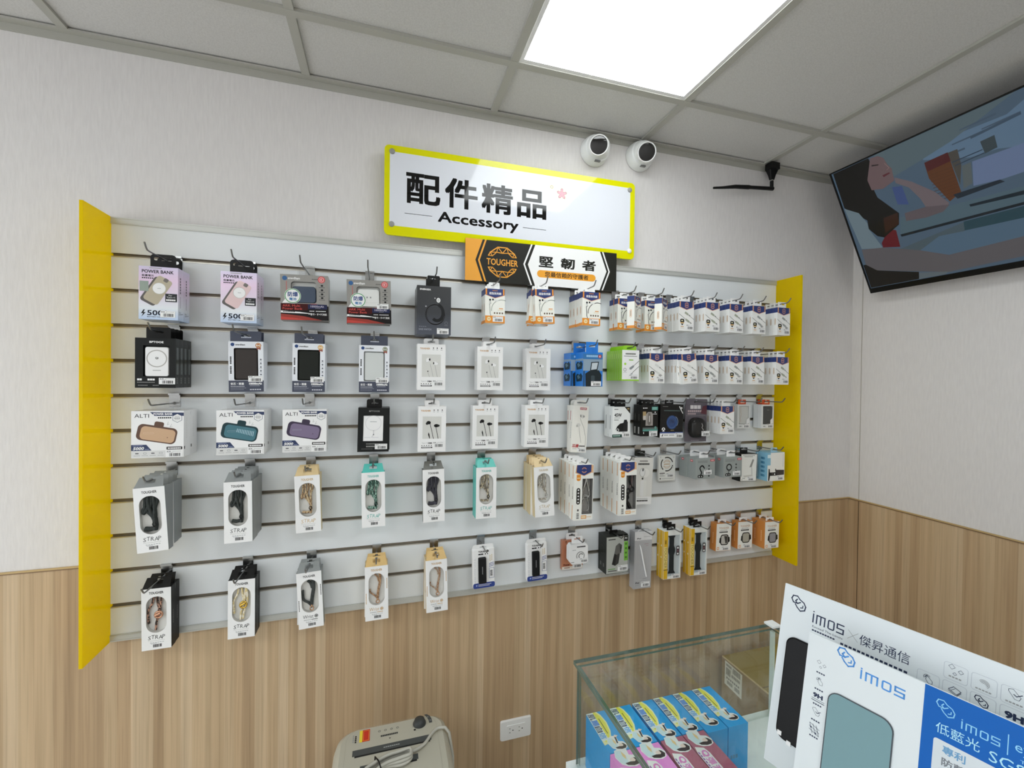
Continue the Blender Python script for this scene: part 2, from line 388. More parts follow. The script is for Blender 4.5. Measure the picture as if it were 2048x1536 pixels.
t = thing('brand_board', 'small orange, black and white brand board overlapping the big sign and slatwall top', 'sign', (1.005, -.034, Z0 + .036))
q = MB(); OR = M('e09a2a', .4); DK = M('23231f', .4)
q.box(0, .579, 0, .005, -.144, 0, DK, left=OR)
p = Print(q, mp, .08)
p.poly([(0, 0), (60, 0), (35, 72), (60, 144), (0, 144)], OR)
for dx, mm in ((7, OR),):
    p.poly([(68, 0), (74, 0), (50, 72), (74, 144), (68, 144), (44, 72)], OR)
p.emblem(131, 73, 54, OR, 3.6)
p.poly([(236, 0), (242, 0), (214, 72), (242, 144), (236, 144), (208, 72)], PAPER)
p.poly([(252, 0), (509, 0), (537, 72), (509, 144), (252, 144), (225, 72)], PAPER)
p.poly([(517, 0), (523, 0), (551, 72), (523, 144), (517, 144), (545, 72)], PAPER)
for k, ch in enumerate('堅韌者'): p.text(ch, 266 + k * 85, 38 - k * .5, 39, DK, w=56, bold=.13)
p.rect(260, 88, 232, 26, OR, 13)
p.text('您最信賴的守護者', 290, 92, 18, DK, w=172, bold=.013)
q.build('printed_board', t)
# ------------------------------------------------------------------ hooks and packs hanging on them
GZ = {1: Z0 - .1, 2: Z0 - .3, 3: Z0 - .5, 4: Z0 - .7, 5: Z0 - 1.0}
WIRE = .027
ROWN = {1: 'top row', 2: 'second row', 3: 'middle row', 4: 'fourth row', 5: 'bottom row'}
ORD = ['', 'first', 'second', 'third', 'fourth', 'fifth', 'sixth', 'seventh', 'eighth', 'ninth', 'tenth', 'eleventh', 'twelfth', 'thirteenth', 'fourteenth', 'fifteenth']
_H = {}
def hook(L, loc, label):
    L = round(L, 2)
    if L in _H: t = dup(_H[L])
    else:
        t = thing('display_hook', '', 'hook'); _H[L] = t
        q = MB(); q.box(-.014, .014, -.0026, -.0004, -.038, .002, CHROME); q.box(-.014, .014, -.0085, -.0026, -.0035, .002, CHROME)
        q.box(-.0135, .0135, -.0004, .006, -.002, -.0002, CHROME); q.build('clip_plate', t)
        q = MB(); z = -WIRE
        q.tube([(0, -.0015, z), (0, -L + .012, z + .001), (0, -L + .003, z + .002), (0, -L - .002, z + .006), (0, -L - .011, z + .018)], .0021, STEEL, 8)
        q.lathe([(0, 0), (.004, .0), (.004, .003), (.0021, .004)], (0, -.0027, z), (0, -1, 0), STEEL, 10); q.build('prong', t)
    t.location = loc; t['label'] = label; t['category'] = 'hook'; t['group'] = 'chrome display hooks on the slatwall'
    return t

def front(w, d, zt):
    return lambda x, y, l: (x / 1000 - w / 2000, -d / 1000 - l / 1000, zt - y / 1000)
def sideR(w, d, zt):
    return lambda x, y, l: (w / 2000 + l / 1000, -d / 1000 + x / 1000, zt - y / 1000)
def sideL(w, d, zt):
    return lambda x, y, l: (-w / 2000 - l / 1000, -x / 1000, zt - y / 1000)
EURO = [(-12, -1.8), (-5, -1.8), (-4, -4.4), (4, -4.4), (5, -1.8), (12, -1.8), (12, 4), (-12, 4)]
class Pack:
    """a carton w x h x d mm whose top lies drop mm under the groove its hook clips into; origin at the hook wire, back face at y = 0"""
    def __init__(s, name, w, h, d, drop, cat):
        s.t = thing(name, '', cat); s.w, s.h, s.d = w, h, d; s.drop = drop; s.zt = WIRE - drop / 1000
        s.mb = MB(); s.p = Print(s.mb, front(w, d, s.zt)); s.r = Print(s.mb, sideR(w, d, s.zt)); s.l = Print(s.mb, sideL(w, d, s.zt))
    def body(s, mat, **kw):
        w, h, d = s.w / 2000, s.h / 1000, s.d / 1000
        s.mb.box(-w, w, -d, 0, s.zt - h, s.zt, mat, **kw); return s
    def wbody(s, mat, win, depth, liner, c=None, rim=None, **kw):
        """carton with a real window opening cut in its front: win is a polygon in mm"""
        fm = kw.pop('front', mat); s.body(mat, skip='front', **kw)
        c = c or (sum(p[0] for p in win) / len(win), sum(p[1] for p in win) / len(win))
        F = s.p.mp; s.mb.ring([(0, 0), (s.w, 0), (s.w, s.h), (0, s.h)], win, c, lambda x, y: F(x, y, 0), fm)
        n = len(win); s.mb.mesh([F(x, y, 0) for x, y in win] + [F(x, y, -depth) for x, y in win], [(k, (k + 1) % n, n + (k + 1) % n, n + k) for k in range(n)], rim or fm)
        s.mb.poly([F(x, y, -depth) for x, y in win], liner); s.win = win; s.dep = depth
        s.p.used.append(((0, 0, 0, 0), 0)); return s
    def inner(s): 
        F = s.p.mp; return lambda x, y, l: F(x, y, l - s.dep)
    def film(s):
        q = MB(); q.poly([s.p.mp(x, y, -.6) for x, y in s.win], FILM); q.build('window_film', s.t)
    def tab(s, w, mat, up=9, y=.5, r=3, thick=.5, hole=EURO, name='hang_tab', wtop=None, lean=None, prints=None):
        zb = s.zt * 1000; q = MB(); wt = wtop or w
        yb = -s.d * y if lean is None else -s.d * lean[0]; yt = yb if lean is None else -s.d * lean[1]
        def mp(off):
            return lambda x, z: (x / 1000, (yb + (yt - yb) * ((z - zb) / (up - zb)) - off) / 1000, z / 1000)
        out = [(-w / 2, zb), (w / 2, zb)] + ([(wt / 2, up)] if wt != w else []) 
        if wt == w: out += [(w / 2 - r * (1 - math.cos(a)), up - r * (1 - math.sin(a))) for a in (0, .5, 1.05, PI / 2)] + [(-w / 2 + r * (1 - math.cos(a)), up - r * (1 - math.sin(a))) for a in (PI / 2, 1.05, .5, 0)]
        else: out += [(-wt / 2, up)]
        if hole:
            hl = [(x, -z) for x, z in hole]
            if lean: hl = [(x * .95, z * 1.45) for x, z in hl]
            q.ring(out, hl, (0, 0), mp(thick), mat); q.ring(out, hl, (0, 0), mp(0), mat)
        else: q.poly([mp(thick)(*p) for p in out], mat); q.poly([mp(0)(*p) for p in out], mat)
        n = len(out); q.mesh([mp(0)(*p) for p in out] + [mp(thick)(*p) for p in out], [(k, (k + 1) % n, n + (k + 1) % n, n + k) for k in range(n)], mat)
        if prints: prints(Print(q, lambda x, yy, l: mp(thick + l)(x, -yy)))
        q.build(name, s.t); return s
    def sticker(s, x, y, w=34, h=17, l=.9):
        q = MB(); F = s.p.mp; g = lambda a, b, k: F(x + a, y + b, l + k)
        q.poly([g(0, 0, 0), g(w, 0, 0), g(w, h, 0), g(0, h, 0)], WHITE)
        for a, b, c, d in ((0, 0, w, 0), (w, 0, w, h), (w, h, 0, h), (0, h, 0, 0)): q.poly([g(a, b, 0), g(c, d, 0), g(c, d, -.15), g(a, b, -.15)], WHITE)
        p = Print(q, g); u = w / 34; v = h / 17
        p.dash(2 * u, 1.6 * v, 9 * u, 1.6 * v, INK, 2); p.dash(14 * u, 1.8 * v, 18 * u, 1.0 * v, GREY, 6); p.dash(2 * u, 4.4 * v, 14 * u, .9 * v, GREY, 5)
        rr = random.Random(3); a = 7 * u
        while a < 30 * u:
            b = rr.choice((.5, .8, 1.3, 1.8)) * u; p.rect(a, 7 * v, b, 8.2 * v, INK); a += b + rr.choice((.5, .7, 1.0)) * u
        q.build('price_sticker', s.t); return s
    def done(s, name='carton'): s.mb.build(name, s.t); return s.t
    def part(s, name, q): return q.build(name, s.t)

ORANGE, NAVY, TEAL = M('d98a2b'), M('24356e'), M('53b9ae')
def plug(p, x, y, ang, body, L=21, W=8):
    a = math.radians(ang); c, s_ = math.cos(a), math.sin(a); R = lambda u, v: (x + u * c - v * s_, y + u * s_ + v * c)
    p.poly([R(-L * .45, -W / 2), (R(L * .3, -W / 2)), R(L * .55, -W * .25), R(L * .55, W * .25), R(L * .3, W / 2), R(-L * .45, W / 2)], body)
    p.poly([R(L * .6, -W * .3), R(L, -W * .22), R(L, W * .22), R(L * .6, W * .3)], M('b9bab8', .25, .6))
def k_powerbank(phone, holo):
    def f():
        P = Pack('power_bank_box', 89, 142, 36, 54, 'power bank box')
        g = gradient('pearly_pink_blue_print', 2, [(0, col('b3c6e2', 1.15)), (.22, col('dbe0ea', 1.15)), (.5, col('d9cbdd', 1.15)), (.75, col('dcc2da', 1.15)), (1, col('c8bfd8', 1.15))], .22, .1)
        P.body(g); p = P.p
        p.text('POWER BANK', 7, 9, 9, INK, w=72, bold=.02); p.dash(24, 3, 28, 2.5, GREY, 9, .1)
        p.text('能量電芯', 7, 22, 5.5, INK, w=27, bold=.03); p.dash(7, 30, 27, 3, INK, 6)
        a = math.radians(30); R = lambda u, v: (43 + u * math.cos(a) - v * math.sin(a), 63 + u * math.sin(a) + v * math.cos(a))
        def rr(x, y, w, h, r, dx=0, dy=0): return [(R(u, v)[0] + dx, R(u, v)[1] + dy) for u, v in rrect(x, y, w, h, r, 5)]
        p.poly(rr(-19, -37, 38, 74, 7, -7, 3), M('55504e', .3)); p.poly(rr(-19, -37, 38, 74, 7), M(phone, .3)); p.poly(rr(-10, -34, 11, 10, 3, 8, 0), M('6b6560', .3))
        p.circ(46, 58, 15.5, M('efefec', .3)); p.ring(46, 58, 15.5, 1.0, M('b7b5b0', .3)); p.rect(42, 57.5, 8, 1, GREY)
        p.rect(60, 71, 27, 22, M('2e2f33')); p.text('For', 68, 73.5, 4, PAPER); p.text('Type-C', 63, 79, 4.6, PAPER, w=20); p.dash(62, 86, 22, 4.2, PAPER, 5, .12)
        if holo: p.rect(2, 40, 20, 27, M('9aa79d', .12, .6))
        p.poly([(11, 116), (5, 127), (10, 126), (6, 136), (16, 123), (11, 123.5), (14, 116)], INK)
        p.text('5000', 19, 117, 14, M('1d2233'), w=48, bold=.02); p.text('BATTERY CAPACITY', 19, 133.5, 2.6, INK, w=46, bold=.02)
        P.r.dash(12, 24, 5, 46, INK, 6, .3, True); P.r.dash(13, 76, 2, 32, INK, 9, .2, True); P.r.text('5in1', 6, 117, 5, INK); P.r.line([(6, 126), (30, 122)], 1.2, INK)
        P.sticker(49, 118); P.tab(60, BLACK, 13, .25, 9, hole=rrect(-22, -5, 44, 9, 4, 3)); return P.done()
    return f
def k_windowbank(c):
    def f():
        P = Pack('power_bank_box', 128, 132, 27, 48, 'power bank box')
        win = rrect(28, 20, 68, 62, 8, 5); P.wbody(M('8c8a86', .3), win, 12, M('d9dad6'), rim=M('5b5a57'))
        p = P.p
        p.circ(12, 11, 6.5, M('2b5b8f')); p.text('owdian', 20, 7, 7, PAPER, w=32, bold=.02); p.dash(84, 11, 18, 1.6, BLACK, 4)
        p.circ(110, 12, 10, M('c5484a')); p.ring(110, 12, 7, 1.2, M('e9c8c6')); p.text('C', 107, 9, 6, M('f0dedc'), bold=.03)
        for y in (27, 40, 52, 63): p.rect(108, y, 6, 5, INK, 1); p.dash(103, y + 7.5, 16, 1.4, INK, 5)
        p.dash(15, 20, 2.5, 26, M('b85a55'), 9, .3, True)
        p.poly([(0, 84), (128, 90), (128, 132), (0, 132)], M('171314')); p.poly([(0, 84), (96, 84), (82, 96), (0, 96)], M('b5392f'))
        p.poly([(0, 84), (80, 84), (70, 103), (0, 103)], M('3b0f10'))
        p.text('ARK Multi', 5, 87, 6.5, M('cf4b42'), w=46); p.text('Power Bank', 5, 95.5, 6.5, M('cf4b42'), w=52)
        p.poly([(0, 105), (50, 108), (88, 113), (0, 111)], PAPER); p.dash(6, 106.3, 32, 2.6, INK, 8)
        p.poly([(0, 114), (60, 120), (110, 131.5), (0, 131.5)], M('8e2a1d')); p.poly([(0, 122), (40, 126), (70, 131.5), (0, 131.5)], M('b5392f'))
        p.rect(72, 85, 52, 14, M('232848'), 2); p.text('10000mAh', 79, 88, 6, M('c9c4d8'), w=36, bold=.01); p.dash(92, 96, 14, 1.2, GREY, 5)
        p.dash(76, 104, 14, 2, PAPER, 3); p.dash(93, 104, 28, 2, PAPER, 7)
        p.text('一台で・すべて対応', 73, 111, 6.5, PAPER, w=50, bold=.02)
        G2 = M('3f8f52'); p.circ(32, 62, 22, PAPER); p.poly([(14, 68), (4, 83), (26, 82)], PAPER); p.ring(32, 62, 21, 2.2, G2)
        p.text('防爆', 19, 50, 14, M('22407c'), w=27, bold=.05); p.text('電池', 23, 67, 8, M('2d6ea5'), w=19, bold=.04)
        q = MB(); F = P.inner(); T = rrect(30, 33 if c == '36465c' else 27, 64, 48 if c == '36465c' else 54, 9, 5)
        q.loft([[F(x, y, 0.5) for x, y in T], [F(x, y, 9) for x, y in T], [F(62 + (x - 62) * .95, 57 + (y - 57) * .95, 11) for x, y in T]], M(c, .3)); bank = P.part('power_bank', q)
        if c != '36465c':
            q = MB(); F2 = lambda x, y, l: F(x, y, l + 11); pp = Print(q, F2); pp.rect(56, 50, 4, 5, GREY, 1); pp.rect(66, 50, 4, 5, GREY, 1); pp.line([(30, 70), (94, 68)], .6, M('c3c4c2')); q.build('port_marks', bank)
        P.film()
        if c != '36465c': P.sticker(86, 71, 34, 16)
        P.tab(44, FILM, 14, .2, 12); return P.done()
    return f
def k_watch():
    P = Pack('smartwatch_box', 107, 154, 46, 53, 'smartwatch box')
    P.body(gradient('charcoal_blue_print', 2, [(0, col('4a4f5c')), (.45, col('2a2d33')), (1, col('26282b'))], .35)); p = P.p
    p.text('ENERGEA', 9, 9, 5.5, PAPER, w=34, bold=.03)
    B = M('0f0f10', .2); p.ring(57, 90, 31, 4, B, 0, 360, 33); p.ring(57, 90, 29.5, .7, M('4b4d52')); p.ring(63, 84, 24, 10, M('1b1c1e'), -80, 130, 30)
    p.circ(67, 44, 6, M('e4e6e6'), 7.5); p.circ(67, 44, 4, M('b9bcbd'), 5.5); p.circ(56, 38, 1.6, PAPER); p.circ(28, 65, 2.4, M('9a9c9e'))
    p.text('EASE WATCH', 7, 135, 5.5, M('9fa2ad'), w=38); p.dash(7, 128, 24, 2, M('70737c'), 4); p.ring(92, 116, 5, .8, M('70737c')); p.dash(86, 123, 12, 1.4, M('70737c'), 4)
    P.sticker(63, 133, 37, 18); P.tab(40, BLACK, 12, .5, 4); return P.done()
def chevron(P, w, orange=False):
    """navy pointed header band on the front and on both sides"""
    p = P.p; COP = M('d19a74', .35)
    p.poly([(0, 0), (w, 0), (w, 21), (w / 2, 32), (0, 21)], COP); p.poly([(0, 0), (w, 0), (w, 19), (w / 2, 30), (0, 19)], NAVY)
    p.rect(1.5, 0, 5, 19.5, COP if not orange else ORANGE); p.rect(w - 6.5, 0, 5, 19.5, COP if not orange else ORANGE)
    for s in (P.r, P.l): s.rect(0, 0, P.d, 20, NAVY)
def k_orangecable(black, rot=False):
    def f():
        P = Pack('charging_cable_box', 68, 115, 27, 43, 'cable box'); P.body(M('e9e6de')); p = P.p; chevron(P, 68, True)
        p.dash(25, 5, 18, 2, ORANGE, 6, .1); p.text('超急快充線', 14, 11, 8.5, PAPER, w=42, bold=.03)
        CB = M('2a2a2a') if black else M('8d948c'); w = 2.2
        p.line([(20, 48)] + [(15 + 2 * math.sin(k / 3), 52 + k * 6) for k in range(6)] + [(20, 92)], w, CB)
        p.line(ell(58, 70, 36, 34, 16, 175, 290), w, CB); p.rect(14, 34, 6, 6, BLACK, 1); p.rect(24, 33, 6, 6, BLACK, 1); p.rect(14, 40, 6, 10, M('c2c4c0'), 2); p.poly([(30, 33), (46, 37), (44, 43), (29, 40)], M('d5d6d2'))
        p.dash(48, 64, 14, 3, ORANGE, 3, .1); p.dash(43, 70, 20, 1.6, M('d8bb90'), 8)
        for k in range(4): p.rect(30 + k * 9, 78, 5, 5.5, M('5a4630'), 1.4)
        p.rect(0, 90, 68, 25, ORANGE); p.circ(13, 101, 6.8, M('f4d9ae')); p.rect(8.5, 99.6, 9, 2.6, ORANGE, 1.2)
        for s in (P.l, P.r): s.rect(0, 105, 27, 10, ORANGE); s.frame(10, 48, 7, 28, 1.1, 3.5, ORANGE); s.dash(12, 52, 3, 20, M('9b8c76'), 7, .2, True)
        P.sticker(26, 92, 36, 18); P.tab(38, PAPER, 8, .5, 4); return P.done()
    return f
def k_navycable(c, usb):
    def f():
        P = Pack('charging_cable_box', 66, 111, 19, 43, 'cable box'); P.body(M('e4e4e2')); p = P.p; chevron(P, 66)
        p.emblem(33, 14, 9, M('c98f76'), 1.0, False, 1.15); p.dash(25, 12.5, 16, 3, M('c98f76'), 1, 0)
        B = M(c, .35); p.line([(1, 48), (30, 68)], 1.6, M('55564f')); p.line([(44, 52), (65.5, 66)], 1.6, M('55564f'))
        plug(p, 37, 72, 30, B); plug(p, 33, 45, 30, B, 19, 8)
        if usb: p.poly([(44, 76), (53, 81), (50, 88), (40, 82)], M('c3c4c2', .25, .5)); p.rect(46, 80, 3, 2, INK)
        p.rect(5, 66, 18, 14, INK, 5); p.text('6A', 9.5, 69.5, 5.5, M('f0e3c0'), bold=.04); p.rect(6, 79, 16, 4, M('cda868')); p.poly([(8, 84), (20, 84), (14, 91)], INK)
        p.dash(8, 94, 13, 3, M('c79a62'), 4, .1); p.dash(7, 101, 17, 1.6, M('c9bfae'), 6)
        for s in (P.l, P.r): s.frame(5.5, 43, 6.5, 27, .9, 3.2, M('a98458')); s.dash(7.3, 46, 3, 21, M('b99b76'), 7, .2, True)
        P.sticker(31, 86, 33, 20); P.tab(42, PAPER, 8, .5, 2); return P.done()
    return f
def k_magsafe(kind):
    def f():
        big = kind == 0; w, h, d, drop = (92, 134, 24, 46) if big else (94, 138, 30, 40)
        P = Pack('wireless_charger_box', w, h, d, drop, 'charger box')
        win = [(18, 20), (w - 14, 20), (w - 14, h - 31), (18, h - 31)] if big else [(15, 24), (w - 17, 24), (w - 17, h - 32), (15, h - 32)]
        K = M('191b1b', .3); P.wbody(K, win, 9, M('2b2e2d'), rim=K); p = P.p
        p.text('BPTOOE', 32 if big else 32, 8, 5.5 if big else 5, PAPER if big else M('7c7c7a'), w=32, bold=.03)
        if big:
            p.dash(5, h - 25, 11, 5, PAPER, 2, .12); p.dash(28, h - 25, 17, 5, PAPER, 3, .12); p.dash(5, h - 16, 40, 2, M('8e8e8c'), 12); p.dash(7, h - 8, 22, 2.4, M('7a7a7a'), 7); p.dash(40, h - 8, 14, 2.4, M('7a7a7a'), 4)
            P.l.rect(3, 24, 16, h - 60, M('4d5150', .15)); P.r.rect(5, 24, 12, h - 60, M('3d4443', .12)); P.r.dash(5, h - 28, 8, 18, M('5a5c5b'), 3, .2, True)
        else: p.dash(26, h - 26, 28, 2.5, M('8e8e8c'), 7); p.dash(26, h - 19, 26, 4, M('9a9a98'), 6); p.dash(12, h - 10, 34, 1.6, M('6a6a6a'), 11)
        q = MB(); F = P.inner(); x0, y0, x1, y1 = (22, 24, w - 17, h - 31) if big else (16, 25, w - 18, h - 33)
        T = rrect(x0, y0, x1 - x0, y1 - y0, 5 if big else 1, 5); q.loft([[F(x, y, .3) for x, y in T], [F(x, y, 7) for x, y in T], [F((x0 + x1) / 2 + (x - (x0 + x1) / 2) * .97, (y0 + y1) / 2 + (y - (y0 + y1) / 2) * .97, 8) for x, y in T]], WHITE)
        pp = Print(q, lambda x, y, l: F(x, y, l + 8)); cx = (x0 + x1) / 2
        if big: pp.ring(cx, 55, 23.5, 2.6, M('a9a6a2')); pp.text('Qi', cx, 51, 6, INK, mid=True, bold=.03); pp.dash(cx - 9, 86, 18, 1.8, GREY, 8, .1)
        else: pp.ring(cx, 48, 24, 1.3, M('c9c9cd')); pp.dash(cx - 10, 43, 20, 1.6, GREY, 8, .1); pp.line([(cx + 1, 72), (cx + 1, 84), (cx - 4, 92)], 3, M('cfcfd2')); pp.dash(20, 92, 48, 2.4, M('d3d3d6'), 2)
        P.part('charging_pad', q); P.sticker(w - 38 if big else w - 42, h - 27 if big else h - 25, 37, 17); P.tab(56 if big else 46, BLACK, 12, .3 if big else .5, 4); return P.done()
    return f
def k_pouch(c, medal, rim):
    def f():
        P = Pack('pouch_power_bank_box', 90, 146, 25, 45, 'power bank box'); W = M('dcdfe6'); D = M('3c4152')
        win = rrect(14, 19, 62, 93, 4, 4); P.wbody(W, win, 7, M(c, .5), rim=M(rim)); p = P.p
        p.rect(0, 113, 90, 33, D); p.circ(11, 9, 5, M('22427a')); p.text('owdian', 18, 7, 4.6, INK, w=25, bold=.03)
        for s, y, n in ((4, 44, 8), (4, 72, 9)): p.dash(s, y, 4, 22, INK, 5, .22, True)
        for k in range(5): p.circ(83, 52 + k * 11, 2.3, M('5e626c')); p.dash(79.5, 56 + k * 11, 7, 1.2, GREY, 4)
        p.circ(77, 11, 7.5, M(medal, .25, .4)); p.ring(77, 11, 5.6, .8, M('f0e2c4')); p.poly([(72, 17), (84, 17), (82, 25), (78, 21), (74, 25)], M('8d4a3a')); p.dash(72.5, 10, 9, 2.4, PAPER, 3)
        p.text('安芯・輕量', 5, 119, 7, PAPER, w=34, bold=.04); p.text('10000mAh', 52, 119, 6.5, PAPER, w=33, bold=.04); p.dash(5, 129, 36, 2, M('b8bac2'), 9); p.dash(5, 134, 40, 1.6, M('8b8e98'), 12); p.dash(5, 139, 34, 1.4, M('8b8e98'), 10); p.dash(54, 128, 26, 1.4, M('b8bac2'), 8); p.dash(54, 138, 30, 3, M('c8cad2'), 5)
        q = MB(); F = P.inner(); T = rrect(16, 21, 58, 89, 5, 5)
        q.loft([[F(x, y, .2) for x, y in T], [F(x, y, 3.5) for x, y in T], [F(45 + (x - 45) * .93, 65 + (y - 65) * .95, 5.5) for x, y in T]], M(c, .55)); P.part('fabric_pouch', q)
        P.sticker(50, 100, 37, 17)
        def pr(g): g.dash(-12, 4.5, 26, 3, M('b9bcc8'), 6, .15)
        P.tab(80, D, 12, .9, 1.5, prints=pr); return P.done()
    return f
def k_ear(white):
    def f():
        P = Pack('earphone_box', 89, 147, 23, 36, 'earphone box'); P.body(M('ebeae5'), bottom=M('cdb383')); p = P.p; OC = M('b5823a')
        p.text('TOUGHER', 8, 12, 5.2, OC, w=31, bold=.03)
        for x in (50, 62, 76): p.circ(x, 12.5, 1.5, INK, 2.4); p.dash(x - 3, 17.5, 6, 1.3, GREY, 4, .15)
        p.rect(14, 33, 60, 72, M('cbcbc7')); 
        if not white:
            K = M('151515', .3); p.circ(33, 53, 7, K, 5.5); p.circ(28, 56, 4, M('262626')); p.line([(37, 54), (43, 78), (49, 104.5)], 1.7, K); p.circ(58, 63, 8, K, 5.2); p.circ(65, 63, 3.6, M('303030')); p.line([(56, 66), (60, 84), (64, 104.5)], 1.7, K)
            p.poly([(33, 84), (36, 90), (38, 104), (36, 104.5), (32, 92)], K)
        else:
            Wt = M('f0f0ee', .25); gl = M('8e8e8c'); p.circ(34, 50, 6.5, Wt, 6); p.circ(38.5, 49.5, 2.6, INK, 4.2); p.poly([(26, 54), (31, 49), (36, 55), (29, 60)], Wt); p.line([(26, 54), (29, 60), (36, 55)], .5, gl); p.line([(40, 63), (50, 104.5)], .9, gl); p.circ(57, 61, 6.5, Wt, 5.5); p.circ(51, 61, 2, INK, 3.6); p.poly([(57, 57), (67, 60), (64, 66), (55, 66)], Wt); p.line([(57, 57), (67, 60), (64, 66)], .5, gl); p.line([(55, 67), (63, 104.5)], 1.1, gl)
            p.circ(33, 87, 2, INK); p.line([(33, 90), (38, 104.5)], .9, gl)
        p.text('Type-C', 12, 117, 4.6, GREY, w=17); p.text('耳機線', 31, 116.5, 5.4, INK, w=14, bold=.03)
        for k in range(5): p.circ(13 + 7.4 * k, 127, 1.5, INK)
        p.rect(11, 131, 35, 4.5, M('3a3a3a'), 1); p.dash(14, 132.4, 29, 1.6, PAPER, 8)
        for s in (P.l, P.r): s.rect(10, 48, 2.2, 36, M('b9ab92'))
        P.sticker(47, 115, 36, 19); P.tab(47, PAPER, 9, .5, 4); return P.done()
    return f
def k_alti(c, glare_stripes):
    def f():
        P = Pack('mini_power_bank_box', 120, 127, 43, 43, 'power bank box'); P.body(M('ecebe7')); p = P.p; N = M('233257')
        p.text('ALTI', 7, 8, 10, M('2a2a2c'), w=33); p.poly([(42, 3), (120, 5), (120, 14), (53, 13.5)], N); p.text('POWER BANK', 50, 5.5, 6, PAPER, w=44, bold=.03); p.dash(60, 17, 32, 3.4, INK, 7, .2)
        hx = lambda r: [(105 + r * math.sin(k * PI / 3), 20 - r * math.cos(k * PI / 3)) for k in range(6)]
        p.poly(hx(12.5), N); p.poly(hx(11.4), PAPER); p.dash(99, 14, 12, 1.6, GREY, 4); p.dash(98, 18.5, 14, 3.2, GREY, 3, .15); p.dash(99, 24, 12, 1.4, GREY, 5)
        a = math.radians(11); R = lambda u, v: (58 + u * math.cos(a) - v * math.sin(a), 63 + u * math.sin(a) + v * math.cos(a))
        sh = lambda x, y, w, h, r: [R(u, v) for u, v in rrect(x, y, w, h, r, 6)]
        Dk = M({'c2a080': '5a4033', '3f6f7c': '243c42', '776a86': '40384a'}[c], .25); Mm = M(c, .2)
        p.poly(sh(-11, -34, 22, 20, 5), Dk); p.poly(sh(-46, -22, 92, 44, 12), Dk); p.poly(sh(-38, -17, 80, 36, 10), Mm); p.frame(27, 58, 24, 4, .4, 2, M('d0b79c' if c == 'c2a080' else '98a4ac')); p.circ(82, 73, 1.2, Dk)
        if glare_stripes:  # pale bars paint a reflection lying across the teal one
            for k in range(11): p.poly([R(-8 + k * 4.2, -9 + k * .1), R(-6.2 + k * 4.2, -9), R(-6.2 + k * 4.2, 1 + k * .5), R(-8 + k * 4.2, 1 + k * .5)], M('9fc0cc', .2))
        p.line([(84, 30), (82, 38), (86, 36)], .6, GREY); p.line([(92, 36), (88, 44), (94, 42)], .6, GREY)
        p.poly([(0, 91), (34, 91), (46, 107), (0, 107)], N); p.text('5000', 4, 97, 8, PAPER, w=25, bold=.03, shear=.2); p.dash(4, 93, 22, 1.4, M('9aa5c4'), 8); p.dash(31, 103, 10, 1.4, M('9aa5c4'), 4)
        p.rect(80, 98, 37, 8, M('3a3836'), 1.5); p.dash(89, 100.5, 25, 3.4, PAPER, 6, .15); p.rect(83, 100.5, 5, 3.4, PAPER, 1)
        p.rect(0, 107.5, 78, 19, M('d0d0cf'))
        for k in range(4): p.frame(9 + 18 * k, 112, 8, 5, .9, 2, GREY) if k % 2 else p.rect(9 + 18 * k, 113, 8, 3, M('56565a'), 1.2); p.dash(6 + 18 * k, 120, 14, 1.2, GREY, 5)
        for s in (P.r, P.l): s.dash(18, 20, 1.6, 60, M('c7c6c2'), 9, .3, True); s.rect(2, 98, 6, 8, M('3a3836'))
        P.sticker(79, 108.5, 38, 17.5); P.tab(70, FILM, 10, .9, 4); return P.done()
    return f
def k_longear():
    P = Pack('earphone_box', 61, 168, 28, 38, 'earphone box'); P.body(M('e6e3dc')); p = P.p; RD = M('a8232b')
    p.rect(27, 6, 26, 8, RD); p.text('KINGLEEN', 29, 8, 4, PAPER, w=22, bold=.03); W2 = M('d3d2cd', .2)
    p.circ(38, 38, 8, W2, 7); p.circ(43, 38, 4, M('9a9995')); p.poly([(29, 32), (32, 32), (33, 40), (30, 42)], M('4a4a48')); p.line([(29, 44), (36, 60), (46, 78), (55, 112), (56, 150)], 1.3, M('8d8b86'))
    p.circ(24, 70, 8, W2, 7); p.circ(19, 73, 4, M('b3b2ad')); p.line([(27, 78), (31, 100), (38, 132)], 2.2, M('b9b7b1'))
    p.text('耳機', 4, 138, 13, RD, w=26, bold=.06, shear=.2); p.dash(31, 143, 24, 4, INK, 5, .15); p.dash(7, 154, 16, 2, GREY, 5)
    P.l.rect(6, 20, 4, 34, RD); P.l.dash(16, 60, 3, 60, GREY, 10, .3, True)
    P.sticker(25, 150, 34, 15); P.tab(50, M('e6e3dc'), 9, .6, 10); return P.done()
def k_car45():
    P = Pack('car_charger_box', 74, 113, 30, 43, 'charger box'); P.body(M('e2e4e3')); p = P.p
    p.dash(8, 8, 16, 2.4, INK, 6, .1); p.text('45W', 8, 24, 13, INK, w=30, bold=.03); p.dash(8, 40, 24, 2, GREY, 7); p.dash(8, 47, 18, 3, M('6a6c6c'), 6); p.poly([(50, 0), (74, 0), (74, 26)], M('2e2b25')); p.text('PD', 62, 5, 5, M('c9ad6e'), bold=.03)
    K = M('1a1b1c', .3); p.poly([(32, 62), (52, 58), (52, 92), (20, 92), (14, 84), (20, 72)], K); p.rect(46, 54, 18, 38, M('232425'), 3); p.rect(48, 48, 13, 7, K, 2); p.circ(22, 86, 6, M('c4c6c6')); p.circ(22, 86, 3.5, K)
    p.rect(0, 102, 42, 11, M('23423a')); p.dash(4, 105, 30, 4, M('a9c6ba'), 5)
    for s in (P.l, P.r): s.rect(12, 32, 3, 52, M('5d6062'))
    P.sticker(40, 92, 34, 19); P.tab(46, BLACK, 10, .6, 5); return P.done()
